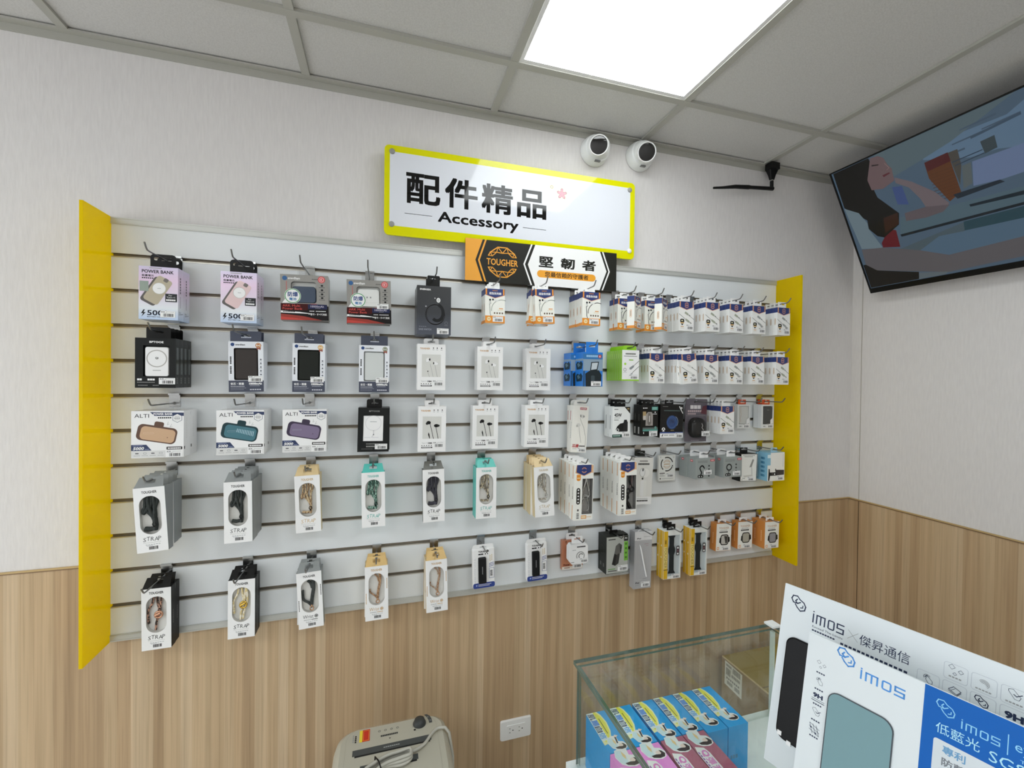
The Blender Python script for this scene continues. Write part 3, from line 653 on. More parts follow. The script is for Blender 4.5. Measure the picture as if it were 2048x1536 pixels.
def k_glassbox():
    P = Pack('usb_adapter_box', 75, 118, 25, 38, 'adapter box'); P.body(M('171614', .3)); p = P.p; TG = M('4f8f86')
    p.circ(11, 11, 2.4, PAPER); p.rect(15, 9.6, 13, 2.4, PAPER); p.rect(47, 6, 27, 13, TG); p.dash(50, 9, 20, 2.4, M('a9d0c8'), 6); p.dash(50, 14, 20, 2, M('a9d0c8'), 6)
    p.rect(8, 24, 14, 28, M('a08a62')); p.rect(9, 40, 12, 16, M('b7b2ad')); p.poly([(22, 34), (30, 26), (46, 26), (52, 34), (52, 78), (20, 78)], M('96908c')); p.poly([(31, 30), (42, 30), (45, 68), (40, 75), (32, 75), (28, 68)], M('6f6a66')); p.rect(35, 40, 4, 24, M('c9c5c0'), 2); p.circ(62, 27, 2.6, PAPER); p.rect(52, 33, 18, 1.6, PAPER)
    p.rect(8, 85, 66, 8, M('535e5c')); p.circ(64, 86, 5, M('5c8f86')); p.rect(8, 92, 66, 7, TG); p.rect(11, 102, 3, 7, PAPER)
    for s in (P.l, P.r): s.dash(6, 84, 9, 26, M('b9b9b5'), 5, .15, True); s.rect(11, 34, 1.2, 26, M('8a8a86'))
    P.sticker(36, 98, 36, 20); P.tab(50, BLACK, 9, .6, 6); return P.done()
def k_disc():
    P = Pack('magnetic_phone_stand_box', 105, 130, 40, 36, 'phone stand box'); P.body(M('1b1a19', .3)); p = P.p
    p.rect(16, 22, 74, 5, M('3c4a48', .15)); p.rect(10, 8, 24, 1.6, M('8a8a86')); p.poly([(84, 8), (88, 6), (104, 34), (102, 37)], PAPER); p.text('n', 93, 10, 8, PAPER, bold=.05)
    B = M('26406e', .25); p.circ(54, 70, 25, B, 27); p.ring(54, 70, 20, 1.2, M('3a5d94'), 0, 360, 22); p.ring(58, 68, 24, 1.4, M('7f96b8'), -60, 40, 24); p.text('m', 54, 60, 14, M('1a2c52'), mid=True, bold=.03)
    p.circ(16, 98, 8, PAPER); p.poly([(13, 95), (16, 92), (19, 95), (18, 99), (14, 99)], INK); p.circ(11, 101, 2.2, INK); p.circ(21, 101, 2.2, INK); p.rect(48, 100, 16, 2.4, M('8a7a55'))
    p.rect(0, 108, 105, 7, M('3c5390')); p.rect(0, 113, 105, 17, PAPER); p.poly([(8, 124), (12, 117), (16, 117), (11, 126)], INK); p.dash(20, 118, 18, 4, GREY, 5); p.dash(42, 118, 24, 4, GREY, 7)
    P.sticker(69, 111, 36, 19); P.tab(40, BLACK, 7, .5, 3); return P.done()
def k_blister():
    P = Pack('car_mount_blister_pack', 104, 150, 3, 40, 'phone holder pack')
    P.body(M('605a63', .35)); p = P.p
    p.dash(24, -16 + 18, 52, 15, M('d9d4d6'), 3, .1); p.dash(12, 22, 78, 8, M('b9a6a8'), 8, .2); p.dash(12, 34, 40, 6, M('b5a0a2'), 6, .2); p.poly([(84, 6), (104, 2), (104, 40), (74, 36)], M('5d3038')); p.rect(6, 44, 92, 2, M('7a7478')); p.dash(30, 144, 40, 2, M('a19ca0'), 8)
    q = MB(); F = lambda x, y, l: P.p.mp(x, y, l); T = rrect(14, 52, 76, 82, 30, 8); S = lambda k, l: [F(52 + (x - 52) * k, 94 + (y - 94) * k, l) for x, y in T]
    q.loft([S(1, .3), S(.97, 14), S(.85, 24), S(.55, 28)], M('2b2a29', .2), True, False); pp = Print(q, lambda x, y, l: F(x, y, l + 28.2)); pp.line([(58, 74), (62, 84), (58, 90), (66, 100)], 2, M('c2bfbc')); P.part('dome', q)
    q = MB(); q.loft([[F(52 + (x - 52) * k, 94 + (y - 94) * k, l) for x, y in rrect(8, 46, 88, 92, 12, 6)] for k, l in ((1, .2), (.98, 12), (.95, 12.4))], FILM, True, False, False); P.part('plastic_blister', q)
    P.sticker(56, 104, 38, 20, 30); P.tab(104, M('605a63', .35), 10, 1, 5, 3); return P.done()
def k_case(c, clear_):
    def f():
        P = Pack('battery_case_box', 66, 100, 21, 40, 'power bank box'); W = M('dadcdc')
        win = rrect(8, 6, 52, 78, 3, 3); P.wbody(W, win, 5, M('c9c9c6')); p = P.p; p.dash(10, 90, 12, 4, GREY, 3, .15)
        q = MB(); F = P.inner(); T = rrect(9.5, 7.5, 49, 75, 6, 5); q.loft([[F(x, y, .2) for x, y in T], [F(x, y, 3) for x, y in T], [F(34 + (x - 34) * .96, 45 + (y - 45) * .97, 4.4) for x, y in T]], M(c, .4))
        pp = Print(q, lambda x, y, l: F(x, y, l + 4.5))
        if clear_: pp.line([(18, 10), (17, 30), (20, 44), (15, 56), (17, 72)], .9, M('b98a66')); pp.frame(12, 10, 44, 70, .8, 5, M('a9a9a5'))
        else: pp.rect(30, 22, 12, 2, M('7c7c7a'), 1); pp.frame(11, 9, 46, 72, .8, 5, M('3a3b3d'))
        P.part('battery_case', q)
        P.sticker(28, 82, 34, 16)
        q = MB(); q.poly([P.p.mp(x, y, 1.5) for x, y in ((46, 66), (58, 56), (60, 78), (46, 84))], WHITE); P.part('price_tag', q)
        P.tab(40, M('cc4a22', .35), 7, .5, 3, prints=lambda g: g.dash(-8, 4.6, 22, 3, M('f2c9b4'), 5, .15)); return P.done()
    return f
def strand(q, P, pts, r, mat, l=5.0):
    F = P.inner(); q.tube([F(x, y, l) for x, y in pts], r / 1000, mat, 7)
def smooth(pts, n=4):
    out = []
    for i in range(len(pts) - 1):
        p0 = pts[max(0, i - 1)]; p1 = pts[i]; p2 = pts[i + 1]; p3 = pts[min(len(pts) - 1, i + 2)]
        for k in range(n):
            t = k / n; out.append(tuple(.5 * (2 * p1[j] + (p2[j] - p0[j]) * t + (2 * p0[j] - 5 * p1[j] + 4 * p2[j] - p3[j]) * t * t + (3 * p1[j] - p0[j] - 3 * p2[j] + p3[j]) * t ** 3) for j in (0, 1)))
    return out + [pts[-1]]
def k_strap(box, head, ink, c1, c2, style='cord', word='STRAP', w=70, fat=3.2):
    def f():
        d = 26; P = Pack('phone_strap_box', w, 172, d, 42, 'phone strap box'); BX = M(box); FR = M('ecebe8')
        win = rrect(w / 2 - 24, 23, 48, 102, 24, 8); P.wbody(BX, win, 12, M('d3d2ce'), front=FR, rim=M('bdbcb8')); p = P.p; IK = M(ink)
        p.text('TOUGHER', w / 2, 9, 7, IK, w=34, bold=.03, mid=True)
        if word == 'STRAP':
            for k, (ch, dy, dw) in enumerate(zip('STRAP', (1, -1, 0, 1, 0), (7, 8, 7.5, 9, 7))): p.text(ch, w / 2 - 20 + k * 8.3, 132 + dy, 10.5, IK, w=dw, bold=.002, shear=.12)
            p.dash(w / 2 - 20, 146.5, 40, .7, M('8d8c88'), 12)
        else:
            p.text('Wrist', w / 2 - 22, 131, 11, IK, w=29, bold=.01, shear=.08); p.circ(w / 2 + 15, 137, 5.2, IK); p.ring(w / 2 + 15, 137, 3.4, .8, FR); p.dash(w / 2 - 20, 145.5, 20, 2, GREY, 6); p.dash(w / 2 + 1, 145.5, 18, 2.2, IK, 4, .12)
            p.dash(2.6, 84, 2.2, 34, IK, 7, .2, True); p.dash(w - 5, 42, 2.2, 34, IK, 7, .2, True)
        p.dash(w / 2 - 15, 151.5, 34, 1.3, GREY, 6); p.dash(w / 2 - 13, 154.5, 14, 1.2, GREY, 4)
        rr = random.Random(5); a = w / 2 - 8
        while a < w / 2 + 12: b = rr.choice((.6, 1.2, 1.8)); p.rect(a, 157, b, 8.5, INK); a += b + rr.choice((.5, .8))
        for s in (P.r, P.l):
            if box == '1d1d1c': s.dash(11, 70, 3, 40, M('55534f'), 6, .2, True)
        mat = braid(c1, c2); q = MB(); cx = w / 2; xx = MB(); MET = M({'cord': '2b2b2b', 'rose': 'c79a80', 'gold': 'c9a850', 'silver': 'bdbdbd'}.get(style, 'c9a080'), .2, .9)
        if style in ('cord', 'silver'):
            for k, x in enumerate((-13, -6, 1, 8, 14)):
                if fat < 2.4 and k == 4: continue
                strand(q, P, smooth([(cx + x * .9, 26), (cx + x, 40 + k % 2 * 4), (cx + x * .8 + (2 if k % 2 else -3), 58), (cx + x * .3 + 4, 78), (cx + 7, 92 + k)]), fat, mat, 5 + (k % 2) * 2.5)
            strand(q, P, smooth([(cx - 13, 52), (cx - 18, 62), (cx - 17, 70), (cx - 10, 60), (cx - 6, 50)]), fat, mat, 6)
            strand(q, P, [(cx + 7, 84), (cx + 8, 104), (cx + 6, 116)], fat * 1.5, mat, 7)
            strand(q, P, [(cx - 17, 111), (cx - 6, 113), (cx + 2, 112)], fat * 1.5, mat, 5)
            strand(xx, P, ell(cx + 7, 99, 4, 5, 10) + [(cx + 11, 99)], 1.1, MET, 12); strand(xx, P, [(cx + 5, 105), (cx + 9, 105)], 2.2, MET, 12)
        elif style in ('rose', 'gold'):
            for pts in ([(cx - 20, 100), (cx - 22, 66), (cx - 12, 44), (cx - 9, 28)], [(cx - 1, 27), (cx + 1, 44), (cx + 4, 60), (cx + 2, 70)], [(cx + 10, 28), (cx + 8, 46), (cx + 6, 66)], [(cx + 3, 78), (cx - 2, 96), (cx - 4, 120)]): strand(q, P, smooth(pts), 3.0, mat, 5.5)
            if style == 'gold': strand(q, P, smooth([(cx + 12, 30), (cx + 14, 66), (cx + 6, 96), (cx + 3, 118)]), 3.0, mat, 6)
            strand(xx, P, ell(cx + 4, 76, 9, 9, 12) + [(cx + 13, 76)], 2.6, MET, 9); strand(xx, P, [(cx - 4, 78), (cx + 9, 72)], 3.6, MET, 9)
        else:
            for pts in ([(cx + 8, 26), (cx + 9, 50), (cx + 4, 78), (cx + 1, 100), (cx + 3, 112)], [(cx + 12, 27), (cx + 12, 52), (cx + 7, 80), (cx + 4, 104)], [(cx - 6, 28), (cx + 2, 36), (cx + 6, 52)], [(cx - 20, 56 if style == 'wristdark' else 74), (cx - 19, 84), (cx - 6, 96), (cx + 2, 106)]): strand(q, P, smooth(pts), fat, mat, 5.5)
            strand(xx, P, ell(cx + 3, 114, 5, 6, 12) + [(cx + 8, 114)], 1.5, MET, 8); strand(xx, P, [(cx + 3, 102), (cx + 3, 108)], 2.6, MET, 8)
        xx.build('metal_clasp', P.part('strap_cord', q))
        P.tab(w - 4, M(head), 9, lean=(1, .25), wtop=w - 16 if box != '1d1d1c' else w - 12); return P.done()
    return f
def k_longchain(dark):
    def f():
        w, h, d = 71, 188, 34; P = Pack('phone_chain_box', w, h, d, 33, 'phone chain box')
        win = [(30, 47), (69, 47), (69, 168), (30, 168)]; P.wbody(M('e9e6df'), win, 20, M('8c8a86'), rim=M('6b6966')); p = P.p; COP = M('d0a070')
        p.poly([(7, 0), (66, 0), (66, 26), (w / 2, 38), (3, 27)], COP); p.poly([(9, 0), (62, 0), (62, 24), (w / 2, 36), (7, 25)], NAVY); p.rect(66.5, 2, 3, 26, COP); p.emblem(w / 2, 18, 9, M('c98f76'), 1.0, False, 1.1)
        p.rect(8, 33, 15, 21, ORANGE, 6); p.rect(8, 33, 15, 8, ORANGE); p.dash(10, 43, 11, 3, M('f4d9ae'), 3, .1)
        p.rect(9, 78, 14, 56, M('2b2724'), 7)
        for k in range(5): p.circ(16, 85 + k * 10.5, 2.8, PAPER)
        p.rect(13, 150, 6, 7, M('4a4643'), 1)
        rr = random.Random(8); a = 163
        while a < 183: b = rr.choice((.6, 1.2, 1.8)); p.rect(11, a, 9, b, INK); a += b + .8
        p.rect(28, 172, 20, 11, M('d38a3a')); p.dash(30, 174, 16, 7, M('f0d9b9'), 3, .15); p.dash(50, 176, 16, 3, M('d9b98f'), 4)
        for s in (P.l, P.r):
            s.rect(20, 4, 5, 44, COP); s.rect(20, 138, 5, 48, COP); s.text('TOUGHER', 20, 74, 5.5, M('4a4643'), w=44, bold=.03, down=True)
        F = P.inner(); q = MB(); MC = M('2a2a2a', .25, .6) if dark else M('b9b9b6', .2, .9)
        if not dark:
            for sg in (-1, 1): q.tube([F(50 + sg * x, y, 9) for x, y in smooth([(1, 48), (3, 62), (10, 84), (11, 92)])], .0028, MC); q.tube([F(50 + sg * x, y, 8) for x, y in smooth([(11, 92), (14, 106), (6, 116), (12, 136)])], .0016, MC)
            for k in range(9): q.tube([F(x, y, 8) for x, y in ell(36 + k * 3.4, 108 + (k - 4) ** 2 * .5, 3, 3.4, 9)], .0008, MC, 5, closed=True)
            q.tube([F(x, y, 6) for x, y in rrect(36, 118, 28, 42, 9, 4)], .0012, MC, 6, closed=True)
        else:
            for cx, cy, r in ((58, 100, 8), (44, 106, 8), (38, 118, 7), (40, 128, 6)): q.tube([F(x, y, 9) for x, y in ell(cx, cy, r, r, 12)], .003, MC, 6, closed=True)
            q.tube([F(*a, 8) for a in smooth([(52, 50), (50, 70), (58, 92)])], .0035, MC); q.tube([F(*a, 8) for a in smooth([(60, 50), (58, 74), (50, 96)])], .003, M('5a4a48', .4)); q.tube([F(*a, 9) for a in smooth([(36, 126), (38, 142), (46, 152), (52, 166)])], .006, MC)
        P.part('chain', q)
        P.tab(44, PAPER, 11, .5, 5); return P.done()
    return f
def k_fan():
    P = Pack('handheld_fan_box', 84, 181, 40, 41, 'handheld fan box'); P.body(M('d9d8d4'), top=M('22241f')); p = P.p
    p.dash(24, 12, 36, 4, M('5a5a58'), 9, .15); p.dash(18, 22, 50, 7, INK, 9, .2); Wt = M('eeeeea', .25)
    p.circ(52, 60, 17, M('e4e3df'), 17); p.circ(38, 58, 12, Wt, 17); p.ring(38, 58, 12, 1.4, M('9c9b97'), 0, 360, 17); p.circ(40, 48, 3, M('4d4d4b'), 6); p.circ(40, 82, 4, M('3a3a38')); p.circ(41, 76, 4.6, M('b5b4b0'), 3)
    p.rect(32, 88, 26, 62, Wt, 6); p.rect(46, 90, 12, 60, M('dededa'), 4); p.rect(0, 152, 84, 29, M('f0efec')); p.dash(14, 158, 54, 2, GREY, 12); p.dash(14, 164, 54, 6, INK, 8, .2)
    P.l.rect(0, 4, 8, 5, INK); q = MB(); zt = P.zt
    q.box(-.030, .024, -.036, -.012, zt + .0003, zt + .0006, WHITE); q.box(-.02, .016, -.03, -.018, zt + .0006, zt + .0008, INK); P.part('price_sticker', q)
    P.tab(46, M('22241f'), 8, .25, 4); return P.done()
def k_ring():
    P = Pack('magnetic_ring_pack', 77, 101, 10, 40, 'phone ring pack'); P.body(M('dedfdb')); p = P.p; IK = M('2e2d2a'); CO = M('c2a079')
    for a in (10, 130, 250): p.ring(38, 36, 29, 4.4, IK, a, a + 95 if a != 130 else a + 95)
    p.emblem(38, 36, 17, CO, 1.2, False); p.dash(24, 34, 28, 4, CO, 7, .1)
    for x, y in ((8, 8), (68, 10), (10, 52), (66, 50)): p.poly([(x - 5, y - 4), (x + 5, y - 3), (x + 1, y + 5)], M('c9cac6'))
    p.dash(5, 70, 24, 3.4, IK, 5, .1); p.dash(5, 76, 18, 2.4, GREY, 5); p.dash(5, 81, 24, 2.4, GREY, 6); p.circ(8, 93, 3, IK); p.dash(14, 92, 54, 2, GREY, 14)
    P.sticker(34, 72, 36, 16)
    q = MB(); q.loft([[P.p.mp(x, y, l) for x, y in rrect(-3, -4, 83, 112, 6, 4)] for l in (-9.5, 2.2)], FILM, False, True, True); P.part('plastic_blister', q)
    P.tab(46, FILM, 8, .5, 5); return P.done()
def k_cube(goose):
    def f():
        P = Pack('clip_holder_box', 90, 80, 44, 43, 'phone holder box'); P.body(M('8e9492')); p = P.p; RD = M('b5333a'); K = M('232424')
        p.rect(68, 5, 20, 8, RD, 1); p.dash(71, 7.5, 14, 3, M('ecc9c9'), 4, .15); p.dash(10, 10, 46, 1.8, M('5d6260'), 11); p.dash(10, 15, 46, 1.8, M('5d6260'), 10)
        if goose: p.line(smooth([(40, 38), (34, 30), (26, 30), (20, 38), (24, 48), (28, 56), (22, 66)]), 4.6, K)
        else: p.ring(28, 40, 14, 5, K); p.line([(28, 54), (24, 64)], 3, K)
        p.rect(10, 64, 26, 11, K, 4); p.circ(17, 70, 2.4, PAPER); p.circ(28, 70, 2, PAPER)
        for k in range(4 if goose else 3): p.circ(62, 30 + k * 13, 3.6, M('3b3e3e')); p.dash(70, 29 + k * 13, 12, 1.8, GREY, 4)
        P.l.rect(14, 7, 14, 8, RD, 1); P.l.dash(16, 9.5, 10, 3, M('ecc9c9'), 3, .15)
        zt = P.zt; q = MB(); q.box(-.028, .028, -.03, -.014, zt, zt + .0006, M('9fa5a3')); P.part('top_flap', q)
        P.sticker(46 if not goose else 38, 56 if not goose else 46, 36, 17); P.tab(42, PAPER, 8, .75, 5); return P.done()
    return f
def k_lamp():
    P = Pack('desk_stand_box', 84, 114, 44, 43, 'phone stand box'); P.body(M('1c1c1b'), front=M('e6e5e0')); p = P.p
    p.frame(0, 0, 84, 114, 1.6, .5, M('1c1c1b')); p.dash(10, 6, 62, 2, M('55534f'), 13); p.dash(18, 11, 44, 2, M('55534f'), 9); G = M('8f8d88', .3)
    p.poly([(60, 22), (68, 24), (58, 52), (48, 58), (46, 54)], G); p.line([(56, 52), (58, 66), (60, 90)], 2.2, G); p.circ(51, 58, 3, PAPER); p.poly([(16, 90), (60, 86), (66, 92), (20, 98)], M('cac8c2')); p.dash(12, 100, 14, 3, GREY, 3); p.dash(6, 106, 6, 3, GREY, 2)
    P.sticker(36, 95, 34, 16); P.tab(40, BLACK, 6, .3, 3); return P.done()
def k_bluecam():
    P = Pack('tablet_holder_box', 90, 118, 60, 38, 'phone holder box'); BL = M('7fb2ca'); P.body(BL, front=M('e3e2dd')); p = P.p
    p.rect(0, 0, 16, 52, BL); p.rect(0, 8, 16, 14, M('cfe0e8')); p.line([(82, 8), (82, 60)], 1, GREY); K = M('242323', .3)
    p.poly([(40, 70), (44, 66), (46, 72), (88, 74), (88, 94), (46, 96)], M('3f3a3a')); p.rect(10, 82, 38, 14, K, 3); p.circ(38, 90, 3.4, PAPER); p.circ(26, 88, 4, M('4d4848')); p.poly([(6, 66), (12, 68), (14, 98), (10, 116), (4, 116)], K)
    for k in range(5):
        P.l.rect(26, 20 + k * 18, 20, 10, M('4d87a6'), 3); P.l.rect(30, 22 + k * 18, 8, 6, M('396f90'), 2)
    P.l.rect(8, 6, 3, 100, M('cfe0e8'))
    P.sticker(50, 98, 34, 17); P.tab(34, M('9fc4d6'), 8, .8, 3); return P.done()
def k_battery():
    P = Pack('slim_power_bank_pack', 78, 138, 18, 28, 'power bank pack'); 
    q = P.mb; F = P.p.mp; PL = M('e6e8ea', .3); T = rrect(0, 0, 78, 138, 7, 5)
    S = lambda k, l, dy=0: [F(39 + (x - 39) * k, 69 + (y - 69) * k, l) for x, y in T]
    q.loft([S(1, -17), S(1, -3), S(.97, -.8), S(.94, 0)], PL, True); p = P.p
    IK = M('1f2024'); p.text('TOUGHER', 20, 8, 6.5, IK, w=38, bold=.04); p.dash(20, 18, 18, 4.4, IK, 2, .06); p.rect(43, 18, 4, 4.4, IK, 1); p.rect(51, 18, 3, 4.4, IK, 1)
    p.text('TOUGHER', 5, 32, 5.5, M('c3c6cc'), w=88, down=True); N = M('2b3f86'); 
    for k in range(3): p.line([(58, 56 + k * 5), (74, 52 + k * 5)], 1.8, N)
    p.dash(60, 26, 2.6, 22, M('c9b48a'), 4, .25, True); p.dash(66, 24, 2.6, 22, M('c9b48a'), 4, .25, True); p.rect(1, 119, 76, 18, N, 6); p.circ(13, 127, 3, M('8fa0d0')); p.dash(19, 124, 46, 1.8, PAPER, 12); p.dash(19, 128.5, 40, 1.8, PAPER, 11)
    q2 = MB(); B = rrect(19, 30, 27, 88, 3.5, 4); S2 = lambda k, l: [F(32.5 + (x - 32.5) * k, 74 + (y - 74) * k, l) for x, y in B]
    q2.loft([S2(1, .1), S2(1, 8), S2(.93, 9.5)], M('1a1b1d', .35)); pp = Print(q2, lambda x, y, l: F(x, y, l + 9.6)); pp.dash(31, 60, 2.2, 26, M('8d8f93'), 7, .1, True); P.part('power_bank', q2)
    q3 = MB(); g = lambda x, y, l: F(x, y, l + .9); pq = Print(q3, g); pq.frame(57, 70, 18, 36, .9, 1, N); pq.rect(59, 73, 14, 30, WHITE); a = 78
    rr = random.Random(3)
    while a < 98: b = rr.choice((.7, 1.2, 1.8)); pq.rect(61, a, 8, b, INK); a += b + .8
    P.part('price_sticker', q3)
    P.tab(74, M('e6e8ea', .3), 10, .5, 8); return P.done()
def k_copper():
    P = Pack('power_adapter_box', 84, 109, 16, 43, 'adapter box'); P.body(M('b97a5c', .35)); p = P.p
    p.text('T', 12, 4, 8, INK, bold=.03); p.dash(30, 12, 40, 2, M('7d4f3c'), 9); p.text('Power', 6, 88, 7, M('5c1f18'), w=26, bold=.04); p.rect(0, 98, 84, 11, M('d9d2c8')); p.dash(10, 101, 22, 4, M('8a5a48'), 4)
    P.sticker(42, 88, 38, 18); P.tab(46, PAPER, 8, .5, 5); return P.done()
def k_octagon():
    P = Pack('earphone_adapter_box', 74, 72, 26, 43, 'adapter box'); T = [(8, 0), (66, 0), (74, 9), (74, 64), (68, 72), (10, 72), (0, 58), (0, 10)]; F = P.p.mp; Wt = M('e9e9e6')
    P.mb.loft([[F(x, y, -26) for x, y in T], [F(x, y, 0) for x, y in T]], Wt, False); p = P.p
    p.dash(30, 8, 34, 4.4, INK, 8, .1); p.dash(12, 20, 14, 2, GREY, 4); G = M('9c9c9a', .3); p.ring(44, 44, 17, 4, G, 150, 400); p.ring(46, 44, 10, 3.4, M('6f6f6d'), 130, 330); p.dash(8, 64, 12, 2, INK, 4)
    P.sticker(40, 52, 34, 16); P.tab(44, PAPER, 8, .4, 5); return P.done()
def k_charger():
    P = Pack('travel_charger_box', 93, 139, 60, 28, 'charger box'); P.body(M('232622'), front=M('a9aca6')); p = P.p; GN = M('6fae3c')
    p.frame(0, 0, 93, 139, 1.4, .5, M('232622')); p.dash(9, 9, 30, 3.6, INK, 7, .12); p.rect(74, 2, 17, 18, M('232622')); p.text('PD', 78, 7, 6, PAPER, bold=.02); p.rect(75, 22, 16, 72, GN)
    for k in range(4): p.dash(79, 28 + k * 17, 8, 7, M('335a1c'), 2, .2, True)
    p.poly([(40, 36), (54, 26), (60, 30), (58, 62), (44, 72), (34, 64)], M('5f5f5c', .2)); p.poly([(34, 64), (44, 70), (38, 110), (24, 104)], M('2a2a29')); p.poly([(44, 70), (58, 62), (52, 102), (38, 110)], M('3b3a38')); p.poly([(54, 27), (66, 34), (62, 66), (58, 62)], M('484846')); p.rect(60, 40, 3.6, 9, INK, 1.5); p.rect(59, 52, 3.4, 5, INK, 1)
    p.dash(9, 120, 30, 3, M('4d8a2a'), 6, .1); p.dash(9, 127, 36, 3, INK, 7, .12)
    for s in (P.l,): s.frame(16, 40, 24, 30, 1, 2, M('3b3e39')); s.dash(14, 104, 10, 14, M('5a5d58'), 3, .3, True); s.dash(36, 104, 10, 14, M('5a5d58'), 3, .3, True)
    P.sticker(49, 110, 42, 21); P.tab(34, BLACK, 13, .5, 3); q = MB(); zt = P.zt; q.box(-.006, .046, -.056, -.02, zt + .0002, zt + .004, M('191b18')); P.part('top_handle', q); return P.done()
def k_pencil():
    P = Pack('stylus_pen_box', 77, 222, 30, 31, 'stylus box'); P.body(M('a9a9ab', .25)); p = P.p
    p.rect(0, 0, 77, 34, M('cfcfd0')); p.text('iPad', 10, 24, 5.4, INK, w=17, bold=.03); p.dash(40, 20, 30, 1.6, GREY, 8); p.dash(44, 48, 18, 3, M('9a8486'), 4); p.dash(50, 56, 12, 2, M('9a8486'), 3); p.frame(8, 38, 62, 150, .6, 2, M('bdbdbf')); p.dash(40, 184, 16, 1.6, M('6a6a6c'), 5)
    p.text('iPad', 8, 196, 6, M('4a4a4c'), w=17, bold=.04); p.dash(8, 205, 22, 1.8, GREY, 6); p.dash(8, 209, 20, 1.8, GREY, 6)
    q = MB(); F = lambda x, y, l: P.p.mp(x, y, l); q.tube([F(22, 50, 1), F(24, 58, 2.6), F(26, 66, 3.2), F(54, 176, 3.2)], [.0006, .0022, .0032, .0032], M('eeeeee', .25), 10); P.part('stylus', q)
    P.sticker(33, 196, 38, 20)
    q = MB(); z = P.zt
    q.tube([(-.022, -.024, z), (-.006, -.012, -.004), (.006, -.012, -.004), (.022, -.024, z)], .0016, M('dcdcdc', .3)); P.part('hang_tab', q); return P.done()
def k_band():
    P = Pack('watch_band_box', 80, 190, 22, 36, 'watch band box'); YL = M('d3a81e'); win = [(24, 24), (73, 24), (73, 172), (24, 172)]
    P.wbody(M('d9dcd9'), [(19, 18), (76, 18), (76, 180), (19, 180)], 6, M('b3bbbd'), rim=M('c9cdcb'), left=YL, right=YL); p = P.p
    p.rect(0, 0, 19, 190, YL); p.frame(0, 0, 80, 190, 1.2, .5, M('e4e4df')); p.rect(4, 34, 11, 20, M('c79a10')); p.dash(6, 37, 6, 14, M('6a5210'), 3, .3, True); p.rect(2, 62, 15, 86, M('dcc878')); p.text('TOUGHER', 3.5, 64, 12, M('8a7020'), w=82, down=True, bold=-.004); p.rect(1, 152, 22, 2, M('4a4632'))
    for s in (P.l, P.r): s.rect(14, 0, 1.4, 190, M('e4e4df')); [s.circ(7, 60 + k * 46, 2.6, M('f0e6c4'), 4) for k in range(2)]
    q = MB(); F = P.inner(); K = M('23282a', .5); bd = [(24, 22), (55, 22), (49, 30), (49, 60), (54, 72), (54, 86), (49, 98), (50, 158), (57, 170), (25, 170), (30, 158), (30, 98), (26, 86), (26, 72), (30, 60), (30, 30)]
    q.loft([[F(x, y, .3) for x, y in bd], [F(x, y, 4) for x, y in bd]], K, False); P.part('watch_band', q)
    q = MB(); pp = Print(q, lambda x, y, l: F(x, y, l + 5)); pp.rect(60, 62, 13, 38, M('2a2424'), 3); pp.rect(63, 66, 7, 8, PAPER, 1.5); pp.rect(62, 77, 9, 10, M('6b4a50'), 1); pp.rect(63, 90, 7, 7, PAPER, 1.5); P.part('size_label', q)
    P.sticker(38, 172, 38, 17); P.tab(40, BLACK, 14, .5, 2); return P.done()
def k_wcase(c):
    def f():
        P = Pack('watch_case_box', 76, 113, 33, 31, 'watch case box'); OC = M('c5803c'); P.body(OC, front=M('e9e6e0')); p = P.p
        p.frame(0, 0, 76, 113, .8, .5, OC); p.text('TOUGHER', 13, 15, 8, M('b0783f'), w=50, bold=-.005); p.dash(19, 27, 36, 2.4, GREY, 8); p.dash(16, 33, 42, 6, INK, 6, .22)
        K = M('1f1e1e', .3); p.poly([(18, 60), (26, 56), (26, 84), (16, 78)], K); p.poly([(58, 56), (68, 58), (70, 76), (58, 82)], K); p.rect(22, 46, 40, 44, K if c == 0 else M('35322f'), 10); p.rect(26, 50, 32, 36, M(('b9b6b0', 'a9a69a', '8f8e96')[c], .2), 7)
        if c == 0: p.poly([(40, 52), (57, 54), (56, 82), (48, 84)], M('3c3a38'))
        p.rect(6, 97, 11, 11, M('d9a070')); p.circ(11.5, 102.5, 3, PAPER)
        for s in (P.l, P.r): s.dash(13, 40, 5, 46, M('d9a878'), 6, .18, True)
        P.sticker(28, 95, 38, 16); P.tab(42, PAPER, 10, .6, 4); return P.done()
    return f
def k_lime():
    P = Pack('charging_cable_box', 70, 111, 15, 35, 'cable box'); LG = M('8fc52b', .35); P.body(LG, front=M('eaeae6')); p = P.p
    p.dash(14, 11, 42, 5, M('5c5e58'), 9, .12); p.dash(8, 21, 54, 2, INK, 14); p.rect(28, 34, 18, 3.4, M('7db32a')); p.circ(13, 50, 4.4, M('9ccc3c')); p.ring(12, 71, 6, 1.4, M('4a4a48')); p.dash(6, 80, 14, 1.4, GREY, 5)
    K = M('4c4e4e', .3); p.line([(70, 38), (46, 58)], 1.8, K); p.poly([(46, 54), (50, 60), (38, 70), (31, 70), (30, 64)], M('83878a', .25)); p.line([(70, 58), (46, 78), (38, 88)], 1.8, K); p.poly([(40, 82), (44, 87), (34, 96), (28, 96), (28, 91)], M('9b9fa2', .25)); p.rect(0, 106, 70, 5, LG)
    for s in (P.l, P.r): s.rect(5, 12, 5, 18, M('b5d873'))
    P.sticker(28, 88, 38, 17); P.tab(54, LG, 9, .5, 9); return P.done()
